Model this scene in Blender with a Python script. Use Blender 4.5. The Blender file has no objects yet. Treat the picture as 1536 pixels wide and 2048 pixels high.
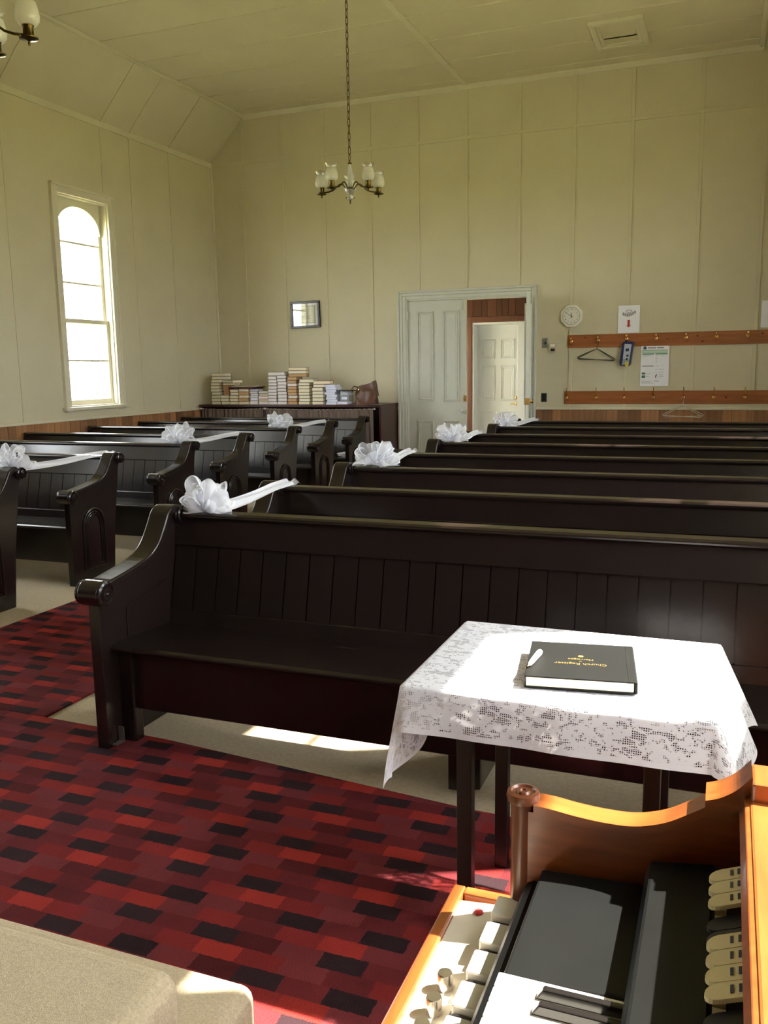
import bpy, math, random
from math import sin, cos, pi, radians, sqrt
from mathutils import Vector, Matrix

# ------------------------------------------------------------------ camera, world, sun, exposure
scn = bpy.context.scene
C = scn.collection
KS = 11.4 / 11.0          # survey scale of the far walls
DW = 11.4                 # y of the back wall
XL, XR = -7.07, 0.76      # side walls
YF = -2.6                 # front wall behind the camera
ZE, ZC = 4.42, 5.02       # eave and flat ceiling heights

cam_d = bpy.data.cameras.new('camera')
cam = bpy.data.objects.new('camera', cam_d)
C.objects.link(cam)
yaw, pit, rol, foc = radians(21.452), radians(9.327), radians(-0.896), 1749.1
fwd = Vector((-sin(yaw) * cos(pit), cos(yaw) * cos(pit), -sin(pit)))
right = Vector((cos(yaw), sin(yaw), 0))
up = right.cross(fwd)
r2 = right * cos(rol) + up * sin(rol)
u2 = up * cos(rol) - right * sin(rol)
M = Matrix((r2, u2, -fwd)).transposed().to_4x4()
M.translation = Vector((0, 0, 1.5))
cam.matrix_world = M
cam_d.sensor_fit = 'VERTICAL'
cam_d.sensor_height = 24.0
cam_d.lens = foc / 2048 * 24.0
cam_d.clip_start = 0.02
scn.camera = cam

world = bpy.data.worlds.new('sky')
scn.world = world
world.use_nodes = True
wb = world.node_tree.nodes['Background']
wb.inputs[0].default_value = (0.93, 0.97, 1.0, 1)
wb.inputs[1].default_value = 3.0

SUN = Vector((-1.0, -0.45, -1.25)).normalized()
sun_d = bpy.data.lights.new('sun_offscreen', 'SUN')
sun_d.energy = 6.5
sun_d.angle = 0.012
sun_d.color = (1.0, 0.93, 0.80)
sun = bpy.data.objects.new('sun_offscreen', sun_d)
sun.rotation_euler = SUN.to_track_quat('-Z', 'Y').to_euler()
sun.location = (8, 6, 12)
C.objects.link(sun)

vs = scn.view_settings
vs.view_transform = 'Standard'
vs.look = 'None'
vs.gamma = 1.0
vs.use_curve_mapping = False
vs.exposure = 3.0
scn.cycles.use_denoising = True
scn.cycles.max_bounces = 10
scn.cycles.diffuse_bounces = 6
scn.cycles.transparent_max_bounces = 24
scn.cycles.sample_clamp_indirect = 8.0

rnd = random.Random(7)

# ------------------------------------------------------------------ materials
def lin(c):
    return tuple(((v / 255) / 12.92 if v / 255 < 0.04045 else ((v / 255 + 0.055) / 1.055) ** 2.4) for v in c)

def newmat(name):
    m = bpy.data.materials.new(name)
    m.use_nodes = True
    return m, m.node_tree, m.node_tree.nodes['Principled BSDF']

def mat(name, rgb, rough=0.5, var=0.0, scale=8.0, bump=0.0, bscale=60.0, metal=0.0, stretch=None, spec=0.5, rand=0.0, coat=0.0):
    m, nt, b = newmat(name)
    b.inputs['Roughness'].default_value = rough
    b.inputs['Metallic'].default_value = metal
    b.inputs['Specular IOR Level'].default_value = spec
    b.inputs['Coat Weight'].default_value = coat
    b.inputs['Coat Roughness'].default_value = 0.15
    c = lin(rgb)
    N = nt.nodes; L = nt.links
    tc = N.new('ShaderNodeTexCoord')
    mp = N.new('ShaderNodeMapping')
    L.new(tc.outputs['Object'], mp.inputs[0])
    if stretch:
        mp.inputs['Scale'].default_value = stretch
    src = None
    if var > 0:
        nz = N.new('ShaderNodeTexNoise'); nz.inputs['Scale'].default_value = scale
        nz.inputs['Detail'].default_value = 5
        L.new(mp.outputs[0], nz.inputs['Vector'])
        rp = N.new('ShaderNodeValToRGB')
        rp.color_ramp.elements[0].position = 0.3; rp.color_ramp.elements[1].position = 0.7
        rp.color_ramp.elements[0].color = tuple(v * (1 - var) for v in c) + (1,)
        rp.color_ramp.elements[1].color = tuple(min(1, v * (1 + var)) for v in c) + (1,)
        L.new(nz.outputs[0], rp.inputs[0])
        src = rp.outputs[0]
    if rand > 0:
        oi = N.new('ShaderNodeObjectInfo')
        hs = N.new('ShaderNodeHueSaturation')
        mr = N.new('ShaderNodeMapRange')
        mr.inputs[3].default_value = 1 - rand; mr.inputs[4].default_value = 1 + rand
        L.new(oi.outputs['Random'], mr.inputs[0])
        L.new(mr.outputs[0], hs.inputs['Value'])
        if src: L.new(src, hs.inputs['Color'])
        else: hs.inputs['Color'].default_value = c + (1,)
        src = hs.outputs[0]
    if src: L.new(src, b.inputs['Base Color'])
    else: b.inputs['Base Color'].default_value = c + (1,)
    if bump > 0:
        n2 = N.new('ShaderNodeTexNoise'); n2.inputs['Scale'].default_value = bscale; n2.inputs['Detail'].default_value = 3
        L.new(mp.outputs[0], n2.inputs['Vector'])
        bp = N.new('ShaderNodeBump'); bp.inputs['Strength'].default_value = bump; bp.inputs['Distance'].default_value = 0.01
        L.new(n2.outputs[0], bp.inputs['Height']); L.new(bp.outputs[0], b.inputs['Normal'])
    return m

def glassy(name, rgb, alpha, gloss=0.06, rough=0.02, transl=0.0):
    """thin clear or frosted sheet: transparent mixed with a little gloss / translucency"""
    m = bpy.data.materials.new(name); m.use_nodes = True
    nt = m.node_tree; N = nt.nodes; L = nt.links
    N.clear()
    out = N.new('ShaderNodeOutputMaterial')
    tr = N.new('ShaderNodeBsdfTransparent')
    df = N.new('ShaderNodeBsdfDiffuse'); df.inputs[0].default_value = lin(rgb) + (1,)
    tl = N.new('ShaderNodeBsdfTranslucent'); tl.inputs[0].default_value = lin(rgb) + (1,)
    gl = N.new('ShaderNodeBsdfGlossy'); gl.inputs['Roughness'].default_value = rough
    m1 = N.new('ShaderNodeMixShader'); m1.inputs[0].default_value = transl
    L.new(df.outputs[0], m1.inputs[1]); L.new(tl.outputs[0], m1.inputs[2])
    m2 = N.new('ShaderNodeMixShader'); m2.inputs[0].default_value = alpha
    L.new(tr.outputs[0], m2.inputs[1]); L.new(m1.outputs[0], m2.inputs[2])
    m3 = N.new('ShaderNodeMixShader'); m3.inputs[0].default_value = gloss
    L.new(m2.outputs[0], m3.inputs[1]); L.new(gl.outputs[0], m3.inputs[2])
    L.new(m3.outputs[0], out.inputs[0])
    return m

def carpet_red():
    m, nt, b = newmat('red_patch_carpet')
    N = nt.nodes; L = nt.links
    def math_(op, a, bb=None):
        n = N.new('ShaderNodeMath'); n.operation = op
        for i, v in enumerate((a, bb)):
            if v is None: continue
            if isinstance(v, (int, float)): n.inputs[i].default_value = v
            else: L.new(v, n.inputs[i])
        return n.outputs[0]
    g = N.new('ShaderNodeNewGeometry')
    sx = N.new('ShaderNodeSeparateXYZ'); 
    nz0 = N.new('ShaderNodeTexNoise'); nz0.inputs['Scale'].default_value = 90
    L.new(g.outputs['Position'], nz0.inputs['Vector'])
    va = N.new('ShaderNodeVectorMath'); va.operation = 'MULTIPLY_ADD'
    L.new(nz0.outputs['Color'], va.inputs[0]); va.inputs[1].default_value = (0.012, 0.008, 0); L.new(g.outputs['Position'], va.inputs[2])
    L.new(va.outputs[0], sx.inputs[0])
    v = math_('DIVIDE', math_('ADD', sx.outputs[1], 9.575), 0.0592)
    iv = math_('FLOOR', v)
    sh = math_('MULTIPLY', math_('MODULO', iv, 4), 0.22)
    u = math_('ADD', math_('DIVIDE', math_('ADD', sx.outputs[0], 12.6825), 0.1240), sh)
    iu = math_('FLOOR', u)
    i5 = math_('MODULO', iu, 5); j4 = math_('MODULO', iv, 4)
    idx = math_('ADD', math_('ADD', i5, math_('MULTIPLY', j4, 5)), 0.5)
    fac = math_('DIVIDE', idx, 20)
    D, R, R2, Mn, M2, M3 = (46, 30, 34), (142, 45, 40), (116, 37, 37), (92, 33, 37), (104, 43, 47), (80, 29, 32)
    tab = [D, Mn, D, M3, M2,
           R, M2, R2, Mn, R2,
           Mn, D, M2, M3, D,
           M2, Mn, R2, R, R2]
    rp = N.new('ShaderNodeValToRGB'); cr = rp.color_ramp; cr.interpolation = 'CONSTANT'
    while len(cr.elements) < 20: cr.elements.new(0.5)
    for k in range(20):
        cr.elements[k].position = k / 20
    for k in range(20):
        cr.elements[k].color = lin(tab[k]) + (1,)
    L.new(fac, rp.inputs[0])
    # pile grain and broad variation
    nz = N.new('ShaderNodeTexNoise'); nz.inputs['Scale'].default_value = 420; nz.inputs['Detail'].default_value = 2
    L.new(g.outputs['Position'], nz.inputs['Vector'])
    nb = N.new('ShaderNodeTexNoise'); nb.inputs['Scale'].default_value = 5; nb.inputs['Detail'].default_value = 3
    L.new(g.outputs['Position'], nb.inputs['Vector'])
    rib = math_('SINE', math_('MULTIPLY', sx.outputs[0], 900))
    wn = N.new('ShaderNodeTexWhiteNoise'); wn.noise_dimensions = '2D'
    cb = N.new('ShaderNodeCombineXYZ'); L.new(iu, cb.inputs[0]); L.new(iv, cb.inputs[1])
    L.new(cb.outputs[0], wn.inputs['Vector'])
    val = math_('ADD', math_('ADD', math_('MULTIPLY', nz.outputs[0], 0.9), math_('MULTIPLY', nb.outputs[0], 0.5)),
                math_('ADD', math_('MULTIPLY', rib, 0.10), math_('MULTIPLY', wn.outputs[0], 0.35)))
    val = math_('ADD', val, 0.12)
    hs = N.new('ShaderNodeHueSaturation'); L.new(rp.outputs[0], hs.inputs['Color']); L.new(val, hs.inputs['Value'])
    L.new(hs.outputs[0], b.inputs['Base Color'])
    b.inputs['Roughness'].default_value = 0.95
    b.inputs['Specular IOR Level'].default_value = 0.1
    bp = N.new('ShaderNodeBump'); bp.inputs['Strength'].default_value = 0.5; bp.inputs['Distance'].default_value = 0.004
    hh = math_('ADD', nz.outputs[0], math_('MULTIPLY', wn.outputs[0], 1.2))
    L.new(hh, bp.inputs['Height']); L.new(bp.outputs[0], b.inputs['Normal'])
    return m

def lace():
    m = bpy.data.materials.new('white_lace'); m.use_nodes = True
    nt = m.node_tree; N = nt.nodes; L = nt.links; N.clear()
    out = N.new('ShaderNodeOutputMaterial')
    uv = N.new('ShaderNodeUVMap')
    mp = N.new('ShaderNodeMapping'); mp.inputs['Scale'].default_value = (1, 1.7, 1); L.new(uv.outputs[0], mp.inputs[0])
    def math_(op, a, bb=None):
        n = N.new('ShaderNodeMath'); n.operation = op
        for i, v in enumerate((a, bb)):
            if v is None: continue
            if isinstance(v, (int, float)): n.inputs[i].default_value = v
            else: L.new(v, n.inputs[i])
        return n.outputs[0]
    # net ground
    vo = N.new('ShaderNodeTexVoronoi'); vo.feature = 'DISTANCE_TO_EDGE'; vo.inputs['Scale'].default_value = 210
    vo.inputs['Randomness'].default_value = 0.15; L.new(uv.outputs[0], vo.inputs['Vector'])
    net = math_('LESS_THAN', vo.outputs['Distance'], 0.19)
    # woven blossoms and stems
    n1 = N.new('ShaderNodeTexNoise'); n1.inputs['Scale'].default_value = 17; n1.inputs['Detail'].default_value = 3; n1.inputs['Distortion'].default_value = 1.2
    L.new(mp.outputs[0], n1.inputs['Vector'])
    f1 = math_('GREATER_THAN', n1.outputs[0], 0.455)
    n2 = N.new('ShaderNodeTexVoronoi'); n2.feature = 'DISTANCE_TO_EDGE'; n2.inputs['Scale'].default_value = 26; L.new(mp.outputs[0], n2.inputs['Vector'])
    f2 = math_('LESS_THAN', n2.outputs['Distance'], 0.045)
    n3 = N.new('ShaderNodeTexNoise'); n3.inputs['Scale'].default_value = 80; L.new(uv.outputs[0], n3.inputs['Vector'])
    hole = math_('LESS_THAN', n3.outputs[0], 0.40)
    fl = math_('MULTIPLY', math_('MAXIMUM', f1, f2), math_('SUBTRACT', 1.0, math_('MULTIPLY', hole, 0.75)))
    # solid hem at the edge (second uv component carries the distance from the edge)
    uh = N.new('ShaderNodeUVMap'); uh.uv_map = 'hem'
    sp = N.new('ShaderNodeSeparateXYZ'); L.new(uh.outputs[0], sp.inputs[0])
    hem = math_('LESS_THAN', sp.outputs[0], 0.012)
    a = math_('MAXIMUM', math_('MAXIMUM', math_('MULTIPLY', net, 0.9), math_('MULTIPLY', fl, 0.97)), hem)
    df = N.new('ShaderNodeBsdfDiffuse'); df.inputs[0].default_value = (0.80, 0.80, 0.84, 1)
    tl = N.new('ShaderNodeBsdfTranslucent'); tl.inputs[0].default_value = (0.80, 0.80, 0.84, 1)
    mx = N.new('ShaderNodeMixShader'); mx.inputs[0].default_value = 0.35
    L.new(df.outputs[0], mx.inputs[1]); L.new(tl.outputs[0], mx.inputs[2])
    tr = N.new('ShaderNodeBsdfTransparent')
    mm = N.new('ShaderNodeMixShader'); L.new(a, mm.inputs[0]); L.new(tr.outputs[0], mm.inputs[1]); L.new(mx.outputs[0], mm.inputs[2])
    L.new(mm.outputs[0], out.inputs[0])
    return m

MT = {}
def setup_mats():
    g = MT
    g['paint'] = mat('cream_wall_paint', (210, 202, 174), 0.55, 0.03, 2.0, 0.05, 30)
    g['trim'] = mat('cream_trim_gloss', (218, 212, 188), 0.4, 0.02)
    g['ceil'] = mat('cream_ceiling_paint', (212, 204, 178), 0.6, 0.03, 2.0)
    g['slope'] = mat('cream_slope_paint', (212, 204, 178), 0.6, 0.03, 2.0)
    g['white'] = mat('white_gloss', (218, 219, 222), 0.35)
    g['doorp'] = mat('pale_grey_door_paint', (206, 207, 196), 0.4, 0.02)
    g['plank'] = mat('stained_wainscot', (152, 108, 72), 0.5, 0.22, 3.0, 0.1, 40, stretch=(9, 9, 0.7), rand=0.42)
    g['vplank'] = mat('red_brown_panelling', (84, 42, 26), 0.4, 0.25, 3.0, stretch=(9, 9, 0.7), rand=0.25)
    g['vwood'] = mat('red_brown_casing', (98, 56, 42), 0.35, 0.2, 3.0, stretch=(6, 6, 1))
    g['pew'] = mat('dark_brown_gloss_paint', (28, 20, 18), 0.22, 0.08, 5.0, 0.03, 35)
    g['pewend'] = g['pew']
    g['beige'] = mat('beige_carpet', (186, 172, 146), 0.95, 0.10, 60, 0.6, 350, spec=0.1)
    g['step'] = mat('cream_step_carpet', (198, 182, 154), 0.95, 0.14, 150, 0.45, 420, spec=0.1)
    g['rug'] = carpet_red()
    g['pine'] = mat('varnished_pine', (160, 96, 52), 0.35, 0.22, 2.0, stretch=(1.2, 8, 14))
    g['knot'] = mat('dark_knot', (70, 32, 16), 0.4)
    g['brass'] = mat('polished_brass', (236, 196, 128), 0.22, metal=1.0)
    g['abrass'] = mat('antique_brass', (92, 76, 36), 0.3, metal=1.0)
    g['steel'] = mat('steel', (150, 146, 138), 0.35, metal=0.9)
    g['wire'] = mat('grey_wire', (88, 82, 74), 0.4, metal=0.6)
    g['wwire'] = mat('white_coated_wire', (206, 200, 184), 0.4)
    g['black'] = mat('black_plastic', (24, 24, 24), 0.4)
    g['blackm'] = mat('scuffed_black_vinyl', (15, 16, 16), 0.45, 0.15, 14, 0.015, 300, spec=0.22)
    g['tbl'] = mat('black_stained_wood', (22, 17, 15), 0.4, 0.1)
    g['board'] = mat('grey_board', (112, 110, 114), 0.7)
    g['lace'] = lace()
    g['cloth'] = mat('register_black_cloth', (20, 21, 20), 0.6, 0.08, 30, 0.1, 500, spec=0.15)
    g['gold'] = mat('gold_lettering', (140, 118, 70), 0.4, metal=0.3)
    g['pages'] = mat('cream_page_edges', (240, 228, 198), 0.8, 0.06, 30, stretch=(1, 1, 40))
    g['pagew'] = mat('white_page_edges', (230, 222, 218), 0.8, 0.06, 30, stretch=(1, 1, 40))
    g['pageo'] = mat('tan_page_edges', (206, 164, 116), 0.8, 0.06, 30, stretch=(1, 1, 40))
    g['pagel'] = mat('lilac_white_paper', (226, 228, 246), 0.8, 0.05, 30)
    g['bdark'] = mat('dark_book_cover', (40, 32, 30), 0.5)
    g['bred'] = mat('red_book_cover', (132, 60, 44), 0.5)
    g['btan'] = mat('tan_book_cover', (140, 104, 70), 0.5)
    g['bgreen'] = mat('dark_green_cover', (34, 42, 38), 0.5)
    g['bmar'] = mat('maroon_cover', (112, 34, 38), 0.5)
    g['bmint'] = mat('mint_cover', (150, 176, 166), 0.5)
    g['bteal'] = mat('slate_cover', (74, 84, 88), 0.5)
    g['bblue'] = mat('dusty_blue_cover', (92, 104, 128), 0.5)
    g['bcor'] = mat('coral_cover', (182, 92, 72), 0.5)
    g['bgrey'] = mat('grey_cover', (150, 152, 150), 0.5)
    g['bbeige'] = mat('beige_cover', (196, 182, 150), 0.6)
    g['curt'] = mat('brown_curtain', (112, 96, 88), 0.85, 0.08, 10, 0.1, 200)
    g['cab'] = mat('dark_red_stain', (58, 28, 22), 0.3, 0.2, 3, stretch=(8, 8, 1))
    g['leather'] = mat('brown_leather', (92, 56, 36), 0.42, 0.15, 12, 0.25, 60)
    g['frame'] = mat('black_frame', (22, 20, 20), 0.25)
    g['paper'] = mat('white_paper', (244, 245, 255), 0.6)
    g['cert'] = mat('certificate_paper', (214, 216, 198), 0.6)
    g['ink'] = mat('grey_ink', (120, 124, 130), 0.7)
    g['lightink'] = mat('pale_grey_ink', (178, 182, 190), 0.7)
    g['dink'] = mat('dark_ink', (54, 54, 56), 0.7)
    g['redink'] = mat('red_ink', (186, 44, 46), 0.6)
    g['green'] = mat('green_ink', (66, 140, 104), 0.6)
    g['pgreen'] = mat('pale_green_ink', (196, 220, 206), 0.6)
    g['navyink'] = mat('navy_ink', (52, 84, 112), 0.6)
    g['blue'] = mat('blue_pouch_vinyl', (22, 38, 92), 0.4, 0.1)
    g['silver'] = mat('silver_label', (188, 192, 204), 0.4)
    g['yellow'] = mat('yellow_label', (214, 198, 60), 0.5)
    g['clock'] = mat('ivory_plastic', (242, 240, 226), 0.4)
    g['dial'] = mat('ivory_dial', (242, 240, 230), 0.5)
    g['ivory'] = mat('ivory_plastic_tab', (206, 192, 142), 0.38)
    g['key'] = mat('white_key', (228, 224, 214), 0.25)
    g['bkey'] = mat('black_key', (22, 20, 20), 0.22)
    g['panelw'] = mat('brushed_cream_panel', (214, 206, 188), 0.35, 0.04, 40)
    g['knob'] = mat('satin_chrome', (206, 200, 192), 0.25, metal=1.0)
    g['organ'] = mat('amber_walnut', (136, 72, 32), 0.30, 0.25, 2.5, stretch=(3, 26, 26), coat=0.3)
    g['organy'] = mat('amber_walnut_long', (136, 72, 32), 0.30, 0.25, 2.5, stretch=(26, 3, 26), coat=0.3)
    g['organd'] = mat('amber_walnut_panel', (136, 72, 32), 0.32, 0.25, 2.5, stretch=(4, 20, 30), coat=0.3)
    g['tulle'] = glassy('white_tulle', (248, 250, 255), 0.42, 0.0, transl=0.35)
    g['tullec'] = glassy('white_tulle_dense', (246, 248, 255), 0.8, 0.0, transl=0.35)
    g['pane'] = glassy('window_glass', (235, 240, 240), 0.03, 0.04)
    g['clearg'] = glassy('clear_glass', (225, 230, 220), 0.22, 0.20, 0.03, 0.5)
    g['frost'] = glassy('frosted_glass', (238, 236, 220), 0.80, 0.06, 0.2, 0.55)
    g['cutg'] = glassy('cut_glass', (240, 240, 230), 0.45, 0.35, 0.05, 0.3)
    g['fglass'] = glassy('picture_glass', (230, 235, 235), 0.02, 0.05, 0.02)
    g['grass'] = mat('mown_grass', (138, 138, 80), 0.9, 0.2, 2.0)
    g['dark_front'] = mat('added_dark_wood_front', (70, 50, 36), 0.5, 0.2, 3, stretch=(8, 8, 1))  # unseen front wall finish, dark wood added to dim reflections in the pews
    g['organm'] = mat('mid_walnut', (104, 58, 36), 0.3, 0.2, 3)
    g['ext'] = mat('dark_bark', (70, 70, 74), 0.9, 0.3, 3)
setup_mats()

# ------------------------------------------------------------------ mesh helpers
class MB:
    def __init__(s): s.v = []; s.f = []; s.uv = None
    def add(s, vs, fs):
        o = len(s.v); s.v += [tuple(p) for p in vs]; s.f += [tuple(i + o for i in f) for f in fs]; return s
    def box(s, x0, x1, y0, y1, z0, z1):
        return s.add([(x0, y0, z0), (x1, y0, z0), (x1, y1, z0), (x0, y1, z0), (x0, y0, z1), (x1, y0, z1), (x1, y1, z1), (x0, y1, z1)],
                     [(0, 3, 2, 1), (4, 5, 6, 7), (0, 1, 5, 4), (1, 2, 6, 5), (2, 3, 7, 6), (3, 0, 4, 7)])
    def hexa(s, p):   # 8 points: bottom 4 ccw, top 4
        return s.add(p, [(0, 3, 2, 1), (4, 5, 6, 7), (0, 1, 5, 4), (1, 2, 6, 5), (2, 3, 7, 6), (3, 0, 4, 7)])
    def prism(s, poly, axis, a, b):
        n = len(poly)
        def P(p, t): 
            return (t, p[0], p[1]) if axis == 'x' else ((p[0], t, p[1]) if axis == 'y' else (p[0], p[1], t))
        vs = [P(p, a) for p in poly] + [P(p, b) for p in poly]
        fs = [tuple(range(n))[::-1], tuple(range(n, 2 * n))] + [(i, (i + 1) % n, (i + 1) % n + n, i + n) for i in range(n)]
        return s.add(vs, fs)
    def strip_prism(s, lo, hi, axis, a, b):
        """solid between two polylines of equal length (lo, hi), thick from a to b along axis"""
        def P(p, t):
            return (t, p[0], p[1]) if axis == 'x' else ((p[0], t, p[1]) if axis == 'y' else (p[0], p[1], t))
        n = len(lo)
        for i in range(n - 1):
            q = [lo[i], lo[i + 1], hi[i + 1], hi[i]]
            o = len(s.v)
            s.v += [P(p, a) for p in q] + [P(p, b) for p in q]
            fs = [(3, 2, 1, 0), (4, 5, 6, 7), (0, 1, 5, 4), (2, 3, 7, 6)]
            if i == 0: fs.append((3, 0, 4, 7))
            if i == n - 2: fs.append((1, 2, 6, 5))
            s.f += [tuple(k + o for k in f) for f in fs]
        return s
    def lathe(s, prof, c=(0, 0, 0), axis='z', seg=20):
        o = len(s.v); n = len(prof)
        for k in range(seg):
            a = 2 * pi * k / seg
            for r, h in prof:
                x, y = r * cos(a), r * sin(a)
                p = (x, y, h) if axis == 'z' else ((h, x, y) if axis == 'x' else (y, h, x))
                s.v.append((p[0] + c[0], p[1] + c[1], p[2] + c[2]))
        for k in range(seg):
            k2 = (k + 1) % seg
            for i in range(n - 1):
                s.f.append((o + k * n + i, o + k2 * n + i, o + k2 * n + i + 1, o + k * n + i + 1))
        for i, rev in ((0, True), (n - 1, False)):
            if prof[i][0] > 1e-6:
                f = tuple(o + k * n + i for k in range(seg)); s.f.append(f[::-1] if rev else f)
        return s
    def tube(s, pts, r, seg=8, closed=False, cap=True):
        pts = [Vector(p) for p in pts]; n = len(pts); o = len(s.v)
        prev = None
        for i, p in enumerate(pts):
            if closed: t = (pts[(i + 1) % n] - pts[i - 1])
            else: t = pts[min(i + 1, n - 1)] - pts[max(i - 1, 0)]
            t = t.normalized() if t.length > 1e-9 else Vector((0, 0, 1))
            if prev is None:
                a = Vector((0, 0, 1)) if abs(t.z) < 0.9 else Vector((1, 0, 0))
                u = t.cross(a).normalized()
            else:
                u = (prev - t * prev.dot(t)); u = u.normalized() if u.length > 1e-9 else t.orthogonal().normalized()
            prev = u; w = t.cross(u)
            rr = r[i] if isinstance(r, (list, tuple)) else r
            for k in range(seg):
                a = 2 * pi * k / seg
                s.v.append(tuple(p + u * rr * cos(a) + w * rr * sin(a)))
        m = n if closed else n - 1
        for i in range(m):
            j = (i + 1) % n
            for k in range(seg):
                k2 = (k + 1) % seg
                s.f.append((o + i * seg + k, o + i * seg + k2, o + j * seg + k2, o + j * seg + k))
        if not closed and cap:
            s.f.append(tuple(o + k for k in range(seg))[::-1]); s.f.append(tuple(o + (n - 1) * seg + k for k in range(seg)))
        return s
    def grid(s, fn, nu, nv, closed_u=False):
        o = len(s.v)
        for i in range(nu + 1):
            for j in range(nv + 1):
                s.v.append(tuple(fn(i / nu, j / nv)))
        for i in range(nu):
            for j in range(nv):
                a = o + i * (nv + 1) + j
                s.f.append((a, a + nv + 1, a + nv + 2, a + 1))
        return s
    def mesh(s, name, m, smooth=False):
        me = bpy.data.meshes.new(name)
        me.from_pydata(s.v, [], s.f)
        me.materials.append(m)
        if smooth:
            me.polygons.foreach_set('use_smooth', [True] * len(me.polygons))
        me.update()
        return me
    def build(s, name, m, parent=None, smooth=False, bevel=0.0, seg=2, loc=None, rot=None, autosmooth=None):
        o = bpy.data.objects.new(name, s.mesh(name, m if not isinstance(m, str) else MT[m], smooth))
        C.objects.link(o)
        if parent: o.parent = parent
        if loc: o.location = loc
        if rot: o.rotation_euler = rot
        if bevel > 0:
            md = o.modifiers.new('bevel', 'BEVEL'); md.width = bevel; md.segments = seg; md.limit_method = 'ANGLE'; md.angle_limit = radians(40)
        if autosmooth:
            for p in o.data.polygons: p.use_smooth = True
            o.data.set_sharp_from_angle(angle=radians(autosmooth))
        return o

def place(me, name, parent, loc, rot=None):
    o = bpy.data.objects.new(name, me); C.objects.link(o)
    o.parent = parent; o.location = loc
    if rot: o.rotation_euler = rot
    return o
def thing(name, label, cat, loc=(0, 0, 0), rz=0, group=None):
    o = bpy.data.objects.new(name, None); C.objects.link(o)
    o.empty_display_size = 0.05
    o.location = loc; o.rotation_euler = (0, 0, rz)
    return tag(o, label, cat, group)
def tag(o, label, cat, group=None):
    o['label'] = label; o['category'] = cat
    if group: o['group'] = group
    return o
def struct(o): o['kind'] = 'structure'; return o
def structroot(name, loc=(0, 0, 0), rz=0):
    o = bpy.data.objects.new(name, None); C.objects.link(o); o.location = loc; o.rotation_euler = (0, 0, rz); return struct(o)
def copytree(src, parent=None):
    o = src.copy(); C.objects.link(o)
    if parent: o.parent = parent
    for ch in src.children: copytree(ch, o)
    return o
def text(body, size, m, parent, loc, rot, name='lettering', extrude=0.0006, font_align='CENTER'):
    cu = bpy.data.curves.new(name, 'FONT'); cu.body = body; cu.size = size; cu.extrude = extrude
    cu.align_x = font_align; cu.align_y = 'CENTER'; cu.resolution_u = 3
    tmp = bpy.data.objects.new(name, cu); C.objects.link(tmp)
    dg = bpy.context.evaluated_depsgraph_get()
    me = bpy.data.meshes.new_from_object(tmp.evaluated_get(dg))
    bpy.data.objects.remove(tmp)
    me.materials.clear(); me.materials.append(MT[m])
    o = bpy.data.objects.new(name, me); C.objects.link(o); o.parent = parent; o.location = loc; o.rotation_euler = rot
    return o
def BW(x, z): return x * KS, 1.5 + (z - 1.5) * KS     # survey point on the back wall -> metres

def smooth_line(p, n=5):
    out = []
    for i in range(len(p) - 1):
        p0, p1, p2, p3 = p[max(i - 1, 0)], p[i], p[i + 1], p[min(i + 2, len(p) - 1)]
        for k in range(n):
            t = k / n
            out.append(tuple(.5 * (2 * b + (c - a) * t + (2 * a - 5 * b + 4 * c - d) * t * t + (3 * b - a - 3 * c + d) * t ** 3) for a, b, c, d in zip(p0, p1, p2, p3)))
    return out + [p[-1]]

# ------------------------------------------------------------------ room shell
floor = struct(MB().box(XL - .25, XR + .25, YF - .2, 13.6, -.2, 0).build('floor', 'beige'))

def wall_with_holes(name, u0, u1, z0, z1, holes, to3, th, m):
    """wall in (u,z), thick 0..th ; to3(u,d,z); holes are (ua,ub,za,zb)"""
    us = sorted({u0, u1} | {h[0] for h in holes} | {h[1] for h in holes})
    mb = MB()
    for a, b in zip(us[:-1], us[1:]):
        hs = sorted([h for h in holes if h[0] <= a + 1e-6 and h[1] >= b - 1e-6], key=lambda h: h[2])
        z = z0
        for h in hs + [None]:
            ztop = h[2] if h else z1
            if ztop > z + 1e-6:
                mb.hexa([to3(a, 0, z), to3(b, 0, z), to3(b, th, z), to3(a, th, z), to3(a, 0, ztop), to3(b, 0, ztop), to3(b, th, ztop), to3(a, th, ztop)])
            if h: z = h[3]
    return struct(mb.build(name, m))

def kz(z): return 1.5 + (z - 1.5) * KS
WZB, WZT = kz(1.13), kz(3.42)       # tall window opening
WHW = 0.43
ywin = 8.28 * KS
left_wins = [(ywin, WHW, WZB, WZT, True), (5.0, WHW, WZB, WZT, True), (1.5, WHW, WZB, WZT, True)]
right_wins = [(8.02, WHW, WZB, WZT, True), (4.37, WHW, WZB, WZT, True),
              (2.66, .42, 1.15, 2.72, False), (1.215, .527, 1.15, 2.42, False)]  # unseen windows, inferred from sunlight; placed and sized to land the sun patches
TH = 0.22
wall_left = wall_with_holes('wall_left', YF - .2, DW + TH, 0, ZE + .3, [(y - h, y + h, a, b) for y, h, a, b, r in left_wins], lambda u, d, z: (XL - d, u, z), TH, 'paint')
wall_right = wall_with_holes('wall_right', YF - .2, DW + TH, 0, ZE + .3, [(y - h, y + h, a, b) for y, h, a, b, r in right_wins], lambda u, d, z: (XR + d, u, z), TH, 'paint')
DX0, DX1, DZ = -3.97 * KS, -2.36 * KS, kz(2.375)
wall_back = wall_with_holes('wall_back', XL - TH, XR + TH, 0, ZC + .3, [(DX0, DX1, 0, DZ)], lambda u, d, z: (u, DW + d, z), TH, 'paint')
wall_front = wall_with_holes('wall_front', XL - TH, XR + TH, 0, ZC + .3, [], lambda u, d, z: (u, YF - d, z), TH, 'dark_front')
SLX = 0.56
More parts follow.
